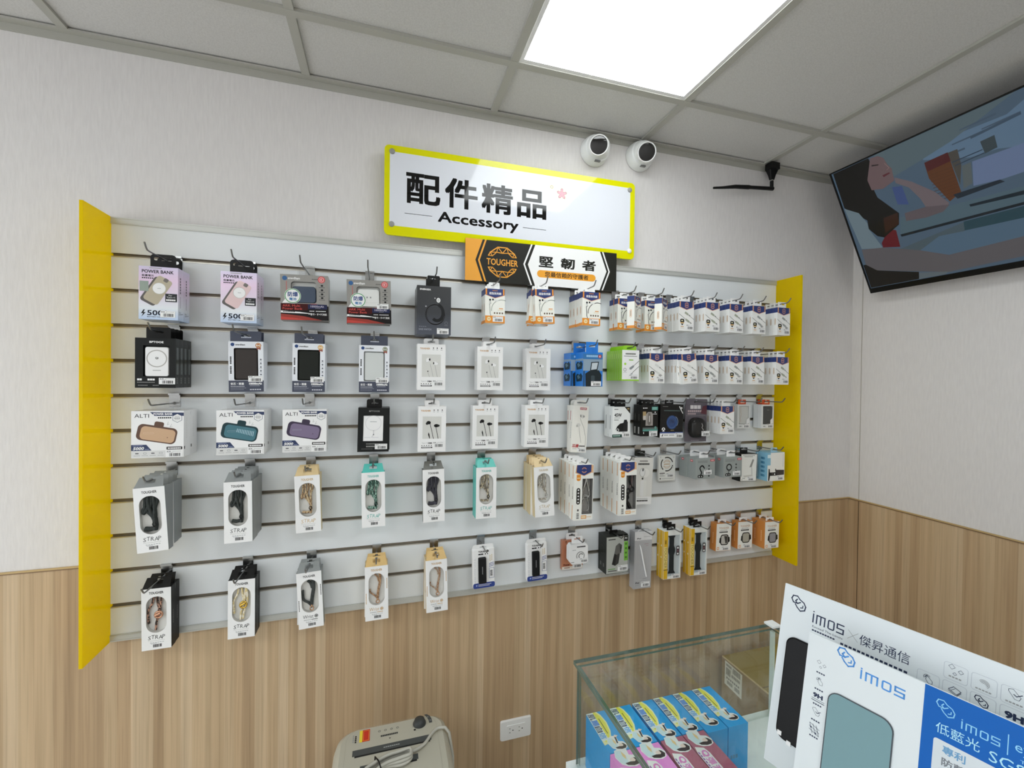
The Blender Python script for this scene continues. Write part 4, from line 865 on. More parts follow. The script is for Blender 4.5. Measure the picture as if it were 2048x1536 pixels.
def k_bluemount():
    P = Pack('car_mount_box', 74, 118, 62, 49, 'phone holder box'); BL = M('1f74c9', .35); P.body(BL); p = P.p; K = M('20282c', .3)
    p.rect(0, 6, 74, 18, M('2c6da6')); p.dash(12, 10, 44, 7, M('8fb8dc'), 6, .12); p.circ(63, 14, 6.4, M('b8392f')); p.text('6', 60.8, 10.5, 7, PAPER, bold=.03)
    p.rect(0, 24, 74, 40, M('8296a8')); p.poly([(30, 34), (60, 32), (54, 62), (26, 66)], K); p.poly([(33, 37), (56, 35.5), (51, 58), (30, 61)], M('b9c2c9')); p.poly([(8, 74), (24, 64), (60, 62), (70, 78), (68, 118), (10, 118)], K); p.rect(30, 80, 14, 34, M('39444a'), 4); p.rect(0, 64, 7, 54, M('1f4d78'))
    for s in (P.l, P.r):
        for k, y in enumerate((32, 74)): s.poly([(4, y + 8), (16, y), (34, y + 4), (44, y - 2), (58, y + 8), (52, y + 26), (10, y + 28)], M('16303f')); s.poly([(14, y + 8), (28, y + 4), (40, y + 14), (22, y + 20)], M('4f7080'))
        s.rect(0, 22, 62, 8, M('7a93ab'))
    P.sticker(30, 100, 38, 16); P.tab(46, BL, 14, .85, 2); return P.done()

KIND = {   # builder, depth, front-look phrase, group phrase
 'pb_khaki': (k_powerbank('b0a690', True), 36, 'lilac power bank box with khaki phone', 'lilac power bank boxes'),
 'pb_pink': (k_powerbank('d8bdbe', False), 36, 'lilac power bank box with pink phone', 'lilac power bank boxes'),
 'wb_navy': (k_windowbank('36465c'), 27, 'grey window box with slate blue power bank', 'grey window power bank boxes'),
 'wb_white': (k_windowbank('e0e1df'), 27, 'grey window box with white power bank', 'grey window power bank boxes'),
 'watch': (k_watch, 46, 'charcoal smartwatch box with bracelet picture', 'charcoal smartwatch boxes'),
 'oc': (k_orangecable(False), 27, 'orange and navy cable box', 'orange and navy cable boxes'),
 'ocb': (k_orangecable(True), 27, 'orange and navy black-cable box', 'orange and navy cable boxes'),
 'nc': (k_navycable('9a9f8e', False), 19, 'white and navy cable box', 'white and navy cable boxes'),
 'ncu': (k_navycable('8f9391', True), 19, 'white and navy USB cable box', 'white and navy cable boxes'),
 'ncw': (k_navycable('cfd0cd', True), 19, 'white and navy pale-plug cable box', 'white and navy cable boxes'),
 'mag': (k_magsafe(0), 24, 'black window box with round-ring charger', 'black wireless charger boxes'),
 'magc': (k_magsafe(1), 30, 'black box with white charging pad', 'black wireless charger boxes'),
 'po_brown': (k_pouch('3b3634', 'b5713f', '2a2725'), 25, 'navy-edged power bank box with brown-black pouch', 'navy-edged pouch boxes'),
 'po_black': (k_pouch('1d201c', 'd9a860', '151715'), 25, 'navy-edged power bank box with black pouch', 'navy-edged pouch boxes'),
 'po_silver': (k_pouch('c5c9c8', '6f7a6a', '2f3234'), 25, 'navy-edged power bank box with silver pouch', 'navy-edged pouch boxes'),
 'earw': (k_ear(True), 23, 'white earphone box picturing white earbuds', 'white earphone boxes'),
 'earb': (k_ear(False), 23, 'white earphone box picturing black earbuds', 'white earphone boxes'),
 'al_gold': (k_alti('c2a080', False), 43, 'white box with bronze mini power bank', 'white mini power bank boxes'),
 'al_teal': (k_alti('3f6f7c', True), 43, 'white box with teal mini power bank', 'white mini power bank boxes'),
 'al_purp': (k_alti('776a86', False), 43, 'white box with purple mini power bank', 'white mini power bank boxes'),
 'longear': (k_longear, 28, 'tall white earphone box with red lettering', 'tall white earphone boxes'),
 'car45': (k_car45, 30, 'white 45W car charger box', 'white car charger boxes'),
 'glass': (k_glassbox, 25, 'black adapter box with teal stripe', 'black adapter boxes'),
 'disc': (k_disc, 40, 'black phone stand box with blue disc', None),
 'blister': (k_blister, 3, 'purple-grey card with black dome', None),
 'casew': (k_case('c4c5c2', True), 21, 'pale box with clear grey case, orange tab', 'orange-tab case boxes'),
 'cased': (k_case('4c4d4e', False), 21, 'pale box with dark grey battery, orange tab', 'orange-tab case boxes'),
 'st_g1': (k_strap('868a8a', '878b8b', '4a4a4a', '222826', '2c3230', 'cord', fat=4.2), 26, 'grey strap box with black cord', 'grey phone strap boxes'),
 'st_g2': (k_strap('868a8a', '878b8b', '4a4a4a', '262c2a', '333836', 'cord', fat=3.2), 26, 'grey strap box with slim black cord', 'grey phone strap boxes'),
 'st_be': (k_strap('cdb98f', 'd3bb8d', 'c3a97d', '8a6b4e', 'd0b993', 'cord', fat=2.5), 26, 'beige strap box with brown speckled cord', 'beige phone strap boxes'),
 'st_t1': (k_strap('56b8ae', '53b9ae', '53a9a0', '1f4a40', '8fae9f', 'cord', fat=3.2), 26, 'teal strap box with green camouflage cord', 'teal phone strap boxes'),
 'st_dk': (k_strap('6a6b68', '666763', '3a3a3a', '2c2b33', '3a3942', 'cord', fat=4), 26, 'dark grey strap box with violet-black cord', None),
 'st_t2': (k_strap('56b8ae', '53b9ae', '53a9a0', 'cbbfa0', '6a6258', 'cord', fat=2.3), 26, 'teal strap box with cream speckled cord', 'teal phone strap boxes'),
 'st_b2': (k_strap('cdb98f', 'd3bb8d', 'b9a88a', 'd9d4c6', '8d8478', 'silver', fat=2.0), 26, 'beige strap box with thin white cord', 'beige phone strap boxes'),
 'lc_s': (k_longchain(False), 34, 'tall navy-topped box with silver chain', 'tall phone chain boxes'),
 'lc_d': (k_longchain(True), 34, 'tall navy-topped box with black chain', 'tall phone chain boxes'),
 'fan': (k_fan, 40, 'tall white handheld fan box, black top', None),
 'ring': (k_ring, 10, 'white pack with black broken-ring print', None),
 'cube1': (k_cube(True), 44, 'grey cube box with hook-shaped holder picture', 'grey cube boxes'),
 'cube2': (k_cube(False), 44, 'grey cube box with round holder picture', 'grey cube boxes'),
 'lamp': (k_lamp, 44, 'black and white box with desk stand picture', None),
 'cam': (k_bluecam, 60, 'blue-sided box with black holder picture', None),
 'st_k1': (k_strap('1d1d1c', '161616', '222222', '241c1a', 'b98d78', 'rose'), 26, 'black strap box with rose gold ring', 'black phone strap boxes'),
 'st_k2': (k_strap('1d1d1c', '161616', '222222', 'd8c590', 'efe8d6', 'gold'), 26, 'black strap box with gold cord', 'black phone strap boxes'),
 'wr_g': (k_strap('868a8a', '878b8b', '4a4a4a', '303433', '3d4140', 'wristdark', 'Wrist', fat=3.6), 26, 'grey wrist strap box', 'wrist strap boxes'),
 'wr_b1': (k_strap('cdb98f', 'cfae72', 'b99868', '8d6a4c', 'b99674', 'wrist', 'Wrist', fat=2.4), 26, 'beige wrist strap box with brown cord', 'wrist strap boxes'),
 'wr_b2': (k_strap('cdb98f', 'cfae72', 'b99868', 'b9a38c', '9a6f50', 'wrist', 'Wrist', fat=1.9), 26, 'beige wrist strap box with thin cord', 'wrist strap boxes'),
 'batt': (k_battery, 18, 'white and blue pack with black power bank', 'white and blue power bank packs'),
 'copper': (k_copper, 16, 'copper brown adapter box', 'copper and white adapter boxes'),
 'octa': (k_octagon, 26, 'small white octagonal box before copper box', 'copper and white adapter boxes'),
 'chg': (k_charger, 60, 'black and green travel charger box', None),
 'pencil': (k_pencil, 30, 'tall silver box with white stylus', None),
 'band': (k_band, 22, 'yellow watch band box with black band', 'yellow watch band boxes'),
 'wc0': (k_wcase(0), 33, 'orange watch case box, black case', 'orange watch case boxes'),
 'wc1': (k_wcase(1), 33, 'orange watch case box, clear case', 'orange watch case boxes'),
 'wc2': (k_wcase(2), 33, 'orange watch case box, violet-grey case', 'orange watch case boxes'),
 'lime': (k_lime, 15, 'lime green and white cable box', 'lime green cable boxes'),
 'mount': (k_bluemount, 62, 'blue car phone mount box', 'blue car phone mount boxes'),
}
# row, hook x, front face y in mm, [(kind, copies)], yaw / roll of the front pack, hook length in mm
SLOTS = [
 (1, .158, -108, 'pb_khaki', 2, 0, 0, 170), (1, .350, -115, 'pb_pink', 2, 0, 0, 172), (1, .516, -111, 'wb_navy', 2, 0, 1.5, 175), (1, .695, -104, 'wb_white', 2, 0, 1.5, 185),
 (1, .893, -110, 'watch', 2, 0, 0, 170), (1, 1.097, -88, 'oc', 2, 0, .5, 150), (1, 1.254, -137, 'oc', 3, 0, 2.5, 158), (1, 1.423, -150, 'ocb', 4, 0, 0, 172),
 (1, 1.597, -118, 'ocb', 3, 38, 0, 145), (1, 1.712, -116, 'ocb', 3, 38, 0, 145), (1, 1.841, -111, 'nc', 4, 0, 0, 140), (1, 1.945, -128, 'nc', 4, 0, 0, 145),
 (1, 2.055, -130, 'nc', 4, 0, 0, 148), (1, 2.168, -128, 'ncu', 3, 0, 0, 146), (1, 2.292, -130, 'ncu', 4, 0, 0, 152),
 (2, .153, -111, 'mag', 4, 0, 0, 135), (2, .357, -76, 'po_brown', 2, 0, 1, 180), (2, .525, -76, 'po_black', 2, 0, 0, 190), (2, .713, -82, 'po_silver', 2, 0, 0, 150),
 (2, .888, -98, 'earw', 2, 0, 0, 130), (2, 1.087, -73, 'earw', 3, 0, 0, 130), (2, 1.265, -62, 'earw', 2, 0, 0, 125), (2, 1.432, -150, 'mount', 2, 0, 0, 165),
 (2, 1.597, -121, 'lime', 7, 0, 0, 138), (2, 1.715, -110, 'ncw', 4, 0, 0, 130), (2, 1.828, -140, 'ncw', 5, 0, 5, 158), (2, 1.943, -128, 'ncu', 4, 0, 0, 146),
 (2, 2.058, -130, 'ncu', 4, 0, 0, 160), (2, 2.170, -124, 'nc', 3, 0, 0, 142), (2, 2.290, -130, 'nc', 3, 0, 0, 150),
 (3, .154, -100, 'al_gold', 2, 0, 0, 140), (3, .350, -94, 'al_teal', 2, 0, 0, 136), (3, .517, -88, 'al_purp', 2, 0, 0, 122), (3, .714, -78, 'magc', 2, 0, -1, 110),
 (3, .894, -84, 'earb', 2, 0, -.5, 120), (3, 1.076, -62, 'earb', 2, 0, -.5, 118), (3, 1.261, -66, 'earb', 2, 0, -1, 118), (3, 1.425, -79, 'longear', 2, 0, -3.5, 125),
 (3, 1.588, -78, 'car45', 2, 0, 0, 127), (3, 1.714, -70, 'glass', 2, 0, 0, 122), (3, 1.822, -60, 'disc', 1, 0, -1, 130), (3, 1.962, -26, 'blister', 1, 0, -.5, 116),
 (3, 2.064, -84, 'nc', 4, 0, 0, 116), (3, 2.199, -30, 'casew', 1, 0, 0, 112), (3, 2.306, -49, 'cased', 2, 0, 0, 116),
 (4, .148, -136, 'st_g1', 5, 0, 3.5, 150), (4, .351, -120, 'st_g2', 4, 0, .8, 138), (4, .522, -80, 'st_be', 2, 0, 2, 105), (4, .712, -80, 'st_t1', 1, 0, 1, 105),
 (4, .899, -78, 'st_dk', 1, 0, 1.2, 105), (4, 1.075, -86, 'st_t2', 2, 0, 0, 110), (4, 1.266, -118, 'st_b2', 4, 0, 2.5, 140), (4, 1.397, -166, 'lc_s', 4, 0, -1, 180),
 (4, 1.571, -156, 'lc_d', 4, 0, 0, 175), (4, 1.708, -48, 'fan', 1, 0, -2.5, 111), (4, 1.826, -28, 'ring', 1, 0, 0, 105), (4, 1.941, -108, 'cube1', 2, 0, 0, 125),
 (4, 2.071, -108, 'cube2', 2, 0, 0, 125), (4, 2.198, -64, 'lamp', 1, 0, -2, 108), (4, 2.314, -87, 'cam', 1, 0, 0, 110),
 (5, .136, -64, 'st_k1', 2, 0, .5, 130), (5, .347, -66, 'st_k2', 2, 0, 0, 130), (5, .526, -64, 'wr_g', 2, 0, 3, 110), (5, .724, -72, 'wr_b1', 2, 0, 1, 105),
 (5, .912, -72, 'wr_b2', 2, 0, 1.5, 105), (5, 1.076, -52, 'batt', 1, 0, 1.5, 105), (5, 1.272, -48, 'batt', 1, 0, 1.5, 105), (5, 1.428, -66, 'octa', 1, 0, 0, 100),
 (5, 1.585, -68, 'chg', 1, 0, 0, 100), (5, 1.716, -40, 'pencil', 1, 0, -1, 100), (5, 1.841, -50, 'band', 2, 0, -.5, 95), (5, 1.966, -50, 'band', 2, 0, -.5, 98),
 (5, 2.097, -42, 'wc0', 1, 0, -2, 92), (5, 2.204, -44, 'wc1', 1, 0, -1, 92), (5, 2.315, -73, 'wc2', 2, 0, -1, 114),
]
_proto = {}
def place(kind, loc, yaw, roll, label):
    fn, d, desc, grp = KIND[kind]
    if kind in _proto: r = dup(_proto[kind])
    else: r = fn(); _proto[kind] = r
    r.location = loc; r.rotation_euler = (0, math.radians(-roll), math.radians(yaw)); r['label'] = label
    if grp: r['group'] = grp
    return r
cnt = {}
for row, x, yf, kind, n, yaw, roll, L in SLOTS:
    cnt[row] = k = cnt.get(row, 0) + 1
    desc, d = KIND[kind][2], KIND[kind][1]; slot = f'{ORD[k]} hook of the {ROWN[row]}'
    hook(max(L, -yf + 14) / 1000, (x, 0, GZ[row]), f'chrome display hook, {ORD[k]} from left in the {ROWN[row]} on the slatwall')
    while n > 1 and -yf - n * (d + 1) < 2: n -= 1
    for i in range(n):
        yb = (yf + d + i * (d + .8)) / 1000; rx = x; ya, ro = 0, 0; zz = GZ[row] - WIRE
        if i == 0: ya, ro = yaw, roll
        elif n > 2 and (k + i) % 3 == 0 and kind not in ('lime', 'mag'): ro = .8
        if (row, k, i) == (1, 7, 1): ro = -5
        if yaw and i == 0: yb -= .014; rx += .006
        if yaw and i > 0: yb += .012 if i == n - 1 else .006
        if kind == 'mount' and i == 1: rx -= .018
        if kind in ('cube1', 'cube2') and i == 1: rx -= .006
        pos = '' if n == 1 else (', front one' if i == 0 else (', rearmost' if i == n - 1 else f', {ORD[i + 1]} from front'))
        place(kind, (rx, min(yb, -.0045), zz), ya, ro, f'{desc}{pos}, {slot}')
place('copper', (1.424, -.0052, GZ[5] - WIRE), 0, 0, 'copper brown adapter box behind the white octagonal box, eighth hook of the bottom row')
# ------------------------------------------------------------------ television
def frame_from(o, u, v):
    u = Vector(u).normalized(); v = Vector(v).normalized(); n = u.cross(v)
    return Matrix(((u.x, v.x, n.x, o[0]), (u.y, v.y, n.y, o[1]), (u.z, v.z, n.z, o[2]), (0, 0, 0, 1)))
t = thing('television', 'large flat television tilted down from the side wall beside the ceiling, showing a woman', 'television')
t.matrix_world = frame_from((2.80, -.114, Z0 - .047), (0, -1, 0), (-.257, 0, .487))
K = M('131312', .3); K2 = M('1b1b1a', .5)
W_, H_ = .972, .5505
q = MB(); q.box(0, W_, 0, H_, -.012, -.003, K); q.loft([[(x, y, -.012) for x, y in rrect(.12, .05, .73, .4, .03)], [(x, y, -.05) for x, y in rrect(.16, .07, .65, .34, .03)]], K2, False); q.build('casing', t)
q = MB(); q.box(0, W_, 0, .022, -.003, .002, K); q.box(0, W_, H_ - .006, H_, -.003, .002, K); q.box(0, .006, .022, H_ - .006, -.003, .002, K); q.box(W_ - .006, W_, .022, H_ - .006, -.003, .002, K); q.build('bezel', t)
q = MB(); sc = lambda h, s=.85: emit(h, s * TV_E)
q.poly([(.006, .022, -.001), (W_ - .006, .022, -.001), (W_ - .006, H_ - .006, -.001), (.006, H_ - .006, -.001)], sc('4c6072'))
p = Print(q, lambda x, y, l: (min(W_ - .006, max(.006, x / 1000)), min(H_ - .006, max(.022, y / 1000)), -.001 + l / 1000), .04)
p.poly([(306, 500), (391, 495), (531, 491), (640, 546), (966, 546), (966, 330), (553, 380), (493, 401), (427, 406), (308, 456)], sc('5f7890'))
p.poly([(170, 544), (560, 544), (391, 480), (306, 460), (212, 440)], sc('57686f')); p.poly([(428, 391), (550, 390), (966, 360), (966, 290), (534, 305), (487, 304), (414, 312)], sc('68799a'))
p.poly([(190, 283), (338, 271), (526, 262), (966, 250), (966, 200), (516, 213), (172, 218)], sc('4f6570'))
for a, b in ((392, 470), (330, 440), (420, 505), (470, 480)): p.poly([(a, b), (a + 90, b + 4), (a + 90, b - 2), (a, b - 4)], sc('46586a'))
p.poly([(363, 202), (514, 200), (966, 196), (966, 150), (507, 163), (386, 166), (359, 168)], sc('27444e'))
p.poly([(218, 137), (286, 173), (507, 163), (966, 150), (966, 60), (495, 98), (297, 93)], sc('50687c'))
p.poly([(150, 160), (363, 200), (359, 168), (286, 173), (218, 137)], sc('4a5a62'))
p.poly([(308, 446), (376, 450), (380, 306), (344, 285), (308, 386)], sc('5c361c'))
for k in range(9): p.rect(311, 300 + k * 12, 66, 2, sc('4c2f1c'))
p.poly([(308, 446), (376, 450), (383, 419), (310, 412)], sc('4c1d1d')); p.poly([(401, 389), (424, 391), (414, 322), (388, 313)], sc('596263')); p.poly([(376, 448), (402, 448), (400, 392), (383, 330)], sc('4a4741'))
p.poly([(459, 443), (494, 446), (493, 406), (462, 401)], sc('39454b')); p.line([(380, 412), (458, 416)], 3, sc('2c3a4c')); p.line([(386, 398), (460, 404)], 3, sc('2c3a4c')); p.poly([(440, 470), (560, 482), (560, 474), (440, 462)], sc('3f5264'))
p.poly([(358, 305), (478, 305), (488, 294), (366, 286)], sc('1d2833')); p.poly([(390, 255), (523, 249), (966, 240), (966, 228), (521, 236), (392, 246)], sc('14222b')); p.poly([(172, 218), (516, 213), (966, 206), (966, 198), (515, 204), (174, 208)], sc('141d24'))
p.poly([(194, 405), (225, 396), (228, 321), (194, 335)], sc('3f5180')); p.poly([(600, 420), (700, 420), (700, 330), (600, 330)], sc('6a7a92')); p.poly([(560, 300), (640, 340), (700, 330), (690, 300)], sc('5a3f3c'))
p.poly([(101, 204), (141, 253), (163, 239), (159, 170), (101, 185)], sc('5e1420'))
p.poly([(13, 543), (150, 543), (156, 500), (131, 462), (138, 387), (190, 301), (178, 258), (117, 224), (95, 237), (73, 276), (78, 312), (11, 392)], sc('0e0c08')); p.poly([(135, 300), (185, 305), (180, 262), (125, 240)], sc('32190f'))
p.poly([(156, 540), (182, 536), (197, 521), (203, 492), (212, 471), (210, 454), (209, 426), (165, 411), (127, 422), (124, 465)], sc('6d5a5c')); p.poly([(177, 461), (200, 462), (203, 457), (179, 452)], sc('5b2c33')); p.poly([(153, 514), (176, 506), (175, 502), (153, 508)], sc('2e2524')); p.line([(195, 500), (205, 478), (196, 474)], 2, sc('8b7371'))
p.poly([(212, 436), (258, 398), (312, 336), (342, 280), (321, 267), (275, 290), (267, 327), (244, 382), (209, 415)], sc('6f6468')); p.poly([(341, 275), (276, 293), (207, 294), (204, 263), (266, 254), (318, 257)], sc('5f565a'))
p.poly([(10, 390), (57, 352), (75, 301), (73, 276), (98, 192), (100, 182), (23, 202)], sc('6d7f88'))
p.poly([(22, 199), (101, 185), (218, 137), (297, 95), (496, 103), (620, 80), (620, 40), (483, 36), (429, 35), (282, 30), (53, 95), (18, 131)], sc('5d5a5d'))
p.poly([(8, 131), (18, 131), (53, 95), (192, 53), (185, 24), (8, 24)], sc('120e08')); p.poly([(185, 24), (192, 50), (280, 32), (270, 24)], sc('5f6a70'))
q.build('screen', t)
q = MB(); q.box(.40, .58, .17, .32, -.085, -.0502, K2); q.box(.44, .54, .06, .17, -.075, -.0502, K2); q.build('wall_bracket', t)

# ------------------------------------------------------------------ wall cameras, antenna, socket
LENS = M('0a0a0b', .06, 0, 1, .5, .6); CW = M('dfe1e0', .3)
for x, z, d, lab in ((1.508, .431, (-.42, -1, -.35), 'white dome security camera on the wall, the one nearer the big sign'), (1.704, .441, (-.30, -1, -.42), 'white dome security camera on the wall, the one nearer the antenna')):
    t = thing('security_camera', lab, 'camera', (x, WY, Z0 + z), group='white dome cameras on the wall')
    q = MB(); q.lathe([(0, .0006), (.056, .0006), (.057, .006), (.055, .022), (.051, .035), (.049, .040), (.0, .040)], (0, 0, 0), (0, -1, 0), CW, 36); q.box(-.012, .010, -.0405, -.032, -.052, -.047, M('6f7070')); q.build('base', t)
    d = Vector(d).normalized(); c = Vector((0, -.036, 0)); q = MB()
    q.lathe([(.046 * math.cos(a), .046 * math.sin(a)) for a in [i * PI / 2 / 10 for i in range(-3, 8)]] + [(.034, .036)], c, d, CW, 36)
    q.lathe([(.034, .03), (.0355, .05), (.0345, .056), (.032, .056), (.031, .052)], c, d, WHITE, 36); eye = q.build('eyeball', t)
    q = MB(); q.lathe([(.0318, .0515), (.02, .0535), (.0, .054)], c, d, LENS, 30); q.build('lens', eye)
t = thing('wireless_antenna', 'black rod antenna on a bracket where the wall meets the ceiling', 'antenna', (2.345, -.012, H - .0215))
AK = M('121212', .4)
q = MB(); q.box(-.026, .018, -.024, .011, -.009, .018, AK); q.loft([[(x, y, z) for x, y in rrect(-.024 * k, -.014 * k, .048 * k, .028 * k, .006 * k, 3)] for k, z in ((.95, -.009), (.62, -.028), (.4, -.048))], AK); q.build('bracket', t)
q = MB(); q.lathe([(.0062, -.048), (.0062, -.054)], (0, 0, 0), (0, 0, 1), CHROME, 14); q.build('connector_ring', t)
q = MB(); q.tube([(0, 0, -.054), (0, 0, -.085)], .0075, AK, 10); q.tube([(.006, 0, -.085), (-.03, -.002, -.089), (-.12, -.004, -.098), (-.13, -.004, -.099), (-.2, -.006, -.107), (-.26, -.006, -.119), (-.31, -.008, -.128)], [.0085, .008, .0075, .0092, .008, .0055, .0045], AK, 12); q.build('rod', t)
t = thing('wall_outlet', 'white double wall socket on the wood strip wall beside the shredder', 'socket', (1.2215, WY - .0005, Z0 - 1.738))
PW = M('e4e5e8', .3); q = MB()
P = lambda s, l: [(x, -l, z) for x, z in rrect(-.0595 * s, -.0365 * s, .119 * s, .073 * s, .006, 4)]
q.loft([P(1, 0), P(1, .004), P(.95, .0075)], PW, True, False); q.build('cover_plate', t)
q = MB(); P = lambda s, l: [(x, -l, z) for x, z in rrect(-.036 * s, -.019 * s, .072 * s, .038 * s, .003, 3)]
q.loft([P(1, .0072), P(.98, .0095)], PW, False, False); pp = Print(q, lambda x, y, l: (x / 1000, -.0095 - l / 1000, -y / 1000))
for cx in (-19, 17):
    for dy in (-7, 7): pp.rect(cx - 8, dy - 1.6, 5, 1.4, INK) ; pp.rect(cx - 8, dy + .8, 5, 1.2, M('9a9a9c'))
    pp.circ(cx + 6, 0, 2.2, INK)
q.build('socket_insert', t)

# ------------------------------------------------------------------ glass display counter with what is in and on it
CX0, CX1, CY0, CY1, CT, CS = 1.139, 1.681, -1.86, -.651, Z0 - 1.05, Z0 - 1.272
GLS = clear('counter_glass', (.965, .985, .975, 1)); GEDGE = M('5c6d63', .1); CBW = M('e1e6e4', .35)
t = thing('glass_counter', 'glass topped display counter with white shelf, standing in front of the wood strip wall', 'counter', (CX0, CY0, 0))
W, D = CX1 - CX0, CY1 - CY0
q = MB(); q.box(.004, W - .004, .004, D - .004, .06, CS - .022, CBW); q.box(.03, W - .03, .03, D - .03, 0, .06, M('8a8d8c')); q.build('cabinet', t)
q = MB(); q.box(-.012, W + .002, -.0, D + .006, CS - .022, CS - .001, M('dfe6e3', .25)); q.build('display_shelf', t)
q = MB(); q.box(0, W, 0, D, CT - .008, CT, GLS, front=GEDGE, back=GEDGE, left=GEDGE, right=GEDGE); gtop = q.build('glass_top', t)
for nm, a in (('side_pane', (.006, .012, .006, D - .006)), ('side_pane', (W - .012, W - .006, .006, D - .006)), ('end_pane', (.0125, W - .0125, D - .013, D - .007))):
    q = MB(); q.box(*a, CS - .0008, CT - .0085, GLS, top=GEDGE, **({'front': GEDGE, 'back': GEDGE} if nm == 'side_pane' else {'left': GEDGE, 'right': GEDGE})); q.build(nm, t)
q = MB(); q.box(W - .02, W - .0125, D - .022, D - .0135, CS, CT - .0085, M('c9d6d2', .2)); q.build('corner_post', t)
q = MB(); q.box(W - .02, W + .006, D - .022, D + .004, CT + .0004, CT + .005, CBW); q.build('corner_cap', gtop)
YW, BB, PKB = M('efe04a'), M('139be0', .35), M('e58ad6', .35)
SKIN, HAIR, CLO = M('ecd2c8'), M('2a2022'), M('c9dff2')
def figure(p, x, y, s, arm=True):
    S = lambda P: [(x + s * a, y + s * b) for a, b in P]
    p.poly(S([(-34, 10), (-30, 0), (-14, 2), (-10, -10), (0, -16), (11, -12), (15, 0), (12, 16), (4, 28), (-14, 34), (-30, 28)]), PAPER)
    p.poly(S([(-30, 26), (-26, 14), (-12, 9), (2, 12), (6, 22), (-2, 30), (-16, 32)]), CLO); p.poly(S([(-26, 15), (-14, 10), (-4, 13), (-14, 17)]), M('e3c58a'))
    p.poly(S([(-3, -9), (4, -13), (11, -8), (12, 4), (8, 17), (3, 20), (2, 8), (4, -2)]), HAIR)
    p.poly([(x + s * a, y + s * b) for a, b in ell(-1, 0, 4.6, 6.6, 14)], SKIN); p.poly(S([(-6, -3), (-3, -9), (4, -11), (2, -5), (-3, -4)]), HAIR)
    if arm: p.poly(S([(-31, 6), (-29, 1), (-8, 5), (-8, 9)]), HAIR); p.poly(S([(-36, 2), (-31, -6), (-27, 2), (-30, 8)]), SKIN)
# local x runs away from the window wall along the box, local y across it; printed on the lid
def lid_box(name, lab, base, loc, L, Wd, Hh, blue, group):
    t = thing(name, lab, 'box', loc, group=group); q = MB(); q.box(0, Wd / 1000, -L / 1000, 0, 0, Hh / 1000, base)
    p = Print(q, lambda x, y, l: (y / 1000, -x / 1000, Hh / 1000 + l / 1000), .06); f = Print(q, lambda x, y, l: (x / 1000, -L / 1000 - l / 1000, (Hh - y) / 1000))
    if blue:
        p.poly([(0, 0), (0, 24), (10, 29), (30, 32), (52, 29), (70, 21), (80, 10), (82, 0)], M('f6efb0')); p.poly([(0, 2), (0, 20), (12, 26), (32, 29), (52, 26), (68, 18), (76, 6)], YW); p.rect(0, 0, 72, 15, M('dbeaf6'))
        for k, ch in enumerate('肌麗自信'): glyph_side(p, ch, 3 + k * 16.5, 1, 15.5, 13.5, (M('28385e'), M('3f7fd0'), M('20375f'), M('4f9fe0'))[k])
        p.dash(18, 19, 40, 2, M('5a5a20'), 11, .15)
        side = Print(q, lambda x, y, l: (y / 1000, -x / 1000, Hh / 1000 + .0004 + l / 1000), .06)
        figure(Side(side), 90, 20, .72)
        f.dash(6, 60, 20, 8, M('2f7fb0'), 3)
    else:
        figure(Side(p), 22, 16, .9, False)
        p.poly([(30, 4), (44, 0), (L - 2, 0), (L - 2, 24), (48, 24), (36, 20)], M('f6e9f2'))
        for k, ch in enumerate('Q彈潤澤'): glyph_side(p, ch, 40 + k * 17, 6, 15, 15, M('d77ac0'))
        p.dash(42, 1.2, 60, 3, M('8f5fa8'), 9)
    q.build('carton', t); return t
def glyph_side(p, ch, x, y, w, h, mat):
    """a character on the lid, its feet towards the lid's near long edge (small y)"""
    g, fs, ar, ly = glyphs(ch, .035, 0); pts = [(x + a * w, y + (1 - b) * h) for a, b in g]
    l = p.lay(p.bb(pts)); p.mb.mesh([p.mp(a, b, l + .005 * k) for (a, b), k in zip(pts, ly)], fs, mat)
class Side:
    """print with y turned over, so figures stand with their feet at the lid's near long edge"""
    def __init__(s, p): s.p = p
    def poly(s, P, m): s.p.poly([(x, 52 - y) for x, y in P], m)
    def circ(s, x, y, r, m): s.p.circ(x, 52 - y, r, m)
    def rect(s, x, y, w, h, m): s.p.rect(x, 52 - y - h, w, h, m)
for k, x in enumerate((1.163, 1.219, 1.275, 1.328, 1.380, 1.432)):
    lab = ('blue and yellow tissue box standing against the left glass pane of the counter', 'second blue and yellow box from the left glass pane, partly behind the pane edge', 'third blue and yellow box from the left glass pane', 'fourth blue and yellow box from the left glass pane',
           'fifth blue and yellow box from the left glass pane, plain blue front showing', 'last blue and yellow box in the row, beside the bare white shelf')[k].replace('tissue box', 'box')
    lid_box('printed_carton_box', lab, BB, (x, -.666, CS), 101 if k < 4 else 112, 50, 111, True, 'blue and yellow boxes in the glass counter')
for k, x in enumerate((1.163, 1.219, 1.275, 1.327)):
    lab = ('pink box before the first blue box, by the left glass pane', 'pink box in the counter, second from the left glass pane', 'pink box coloured dull for dim light, third from the left glass pane', 'pink box coloured dull for dim light, the one nearest the bare shelf')[k]
    lid_box('pink_carton_box', lab, PKB if k < 2 else M('a85a72', .35), (x, -.769, CS), 118, 50, 111, False, 'pink boxes in the glass counter')  # last two get a duller pink that paints the dimmer light on them
t = thing('shipping_carton', 'brown cardboard box with a shipping label on the floor behind the glass counter', 'carton', (2.125, -.012, 0))
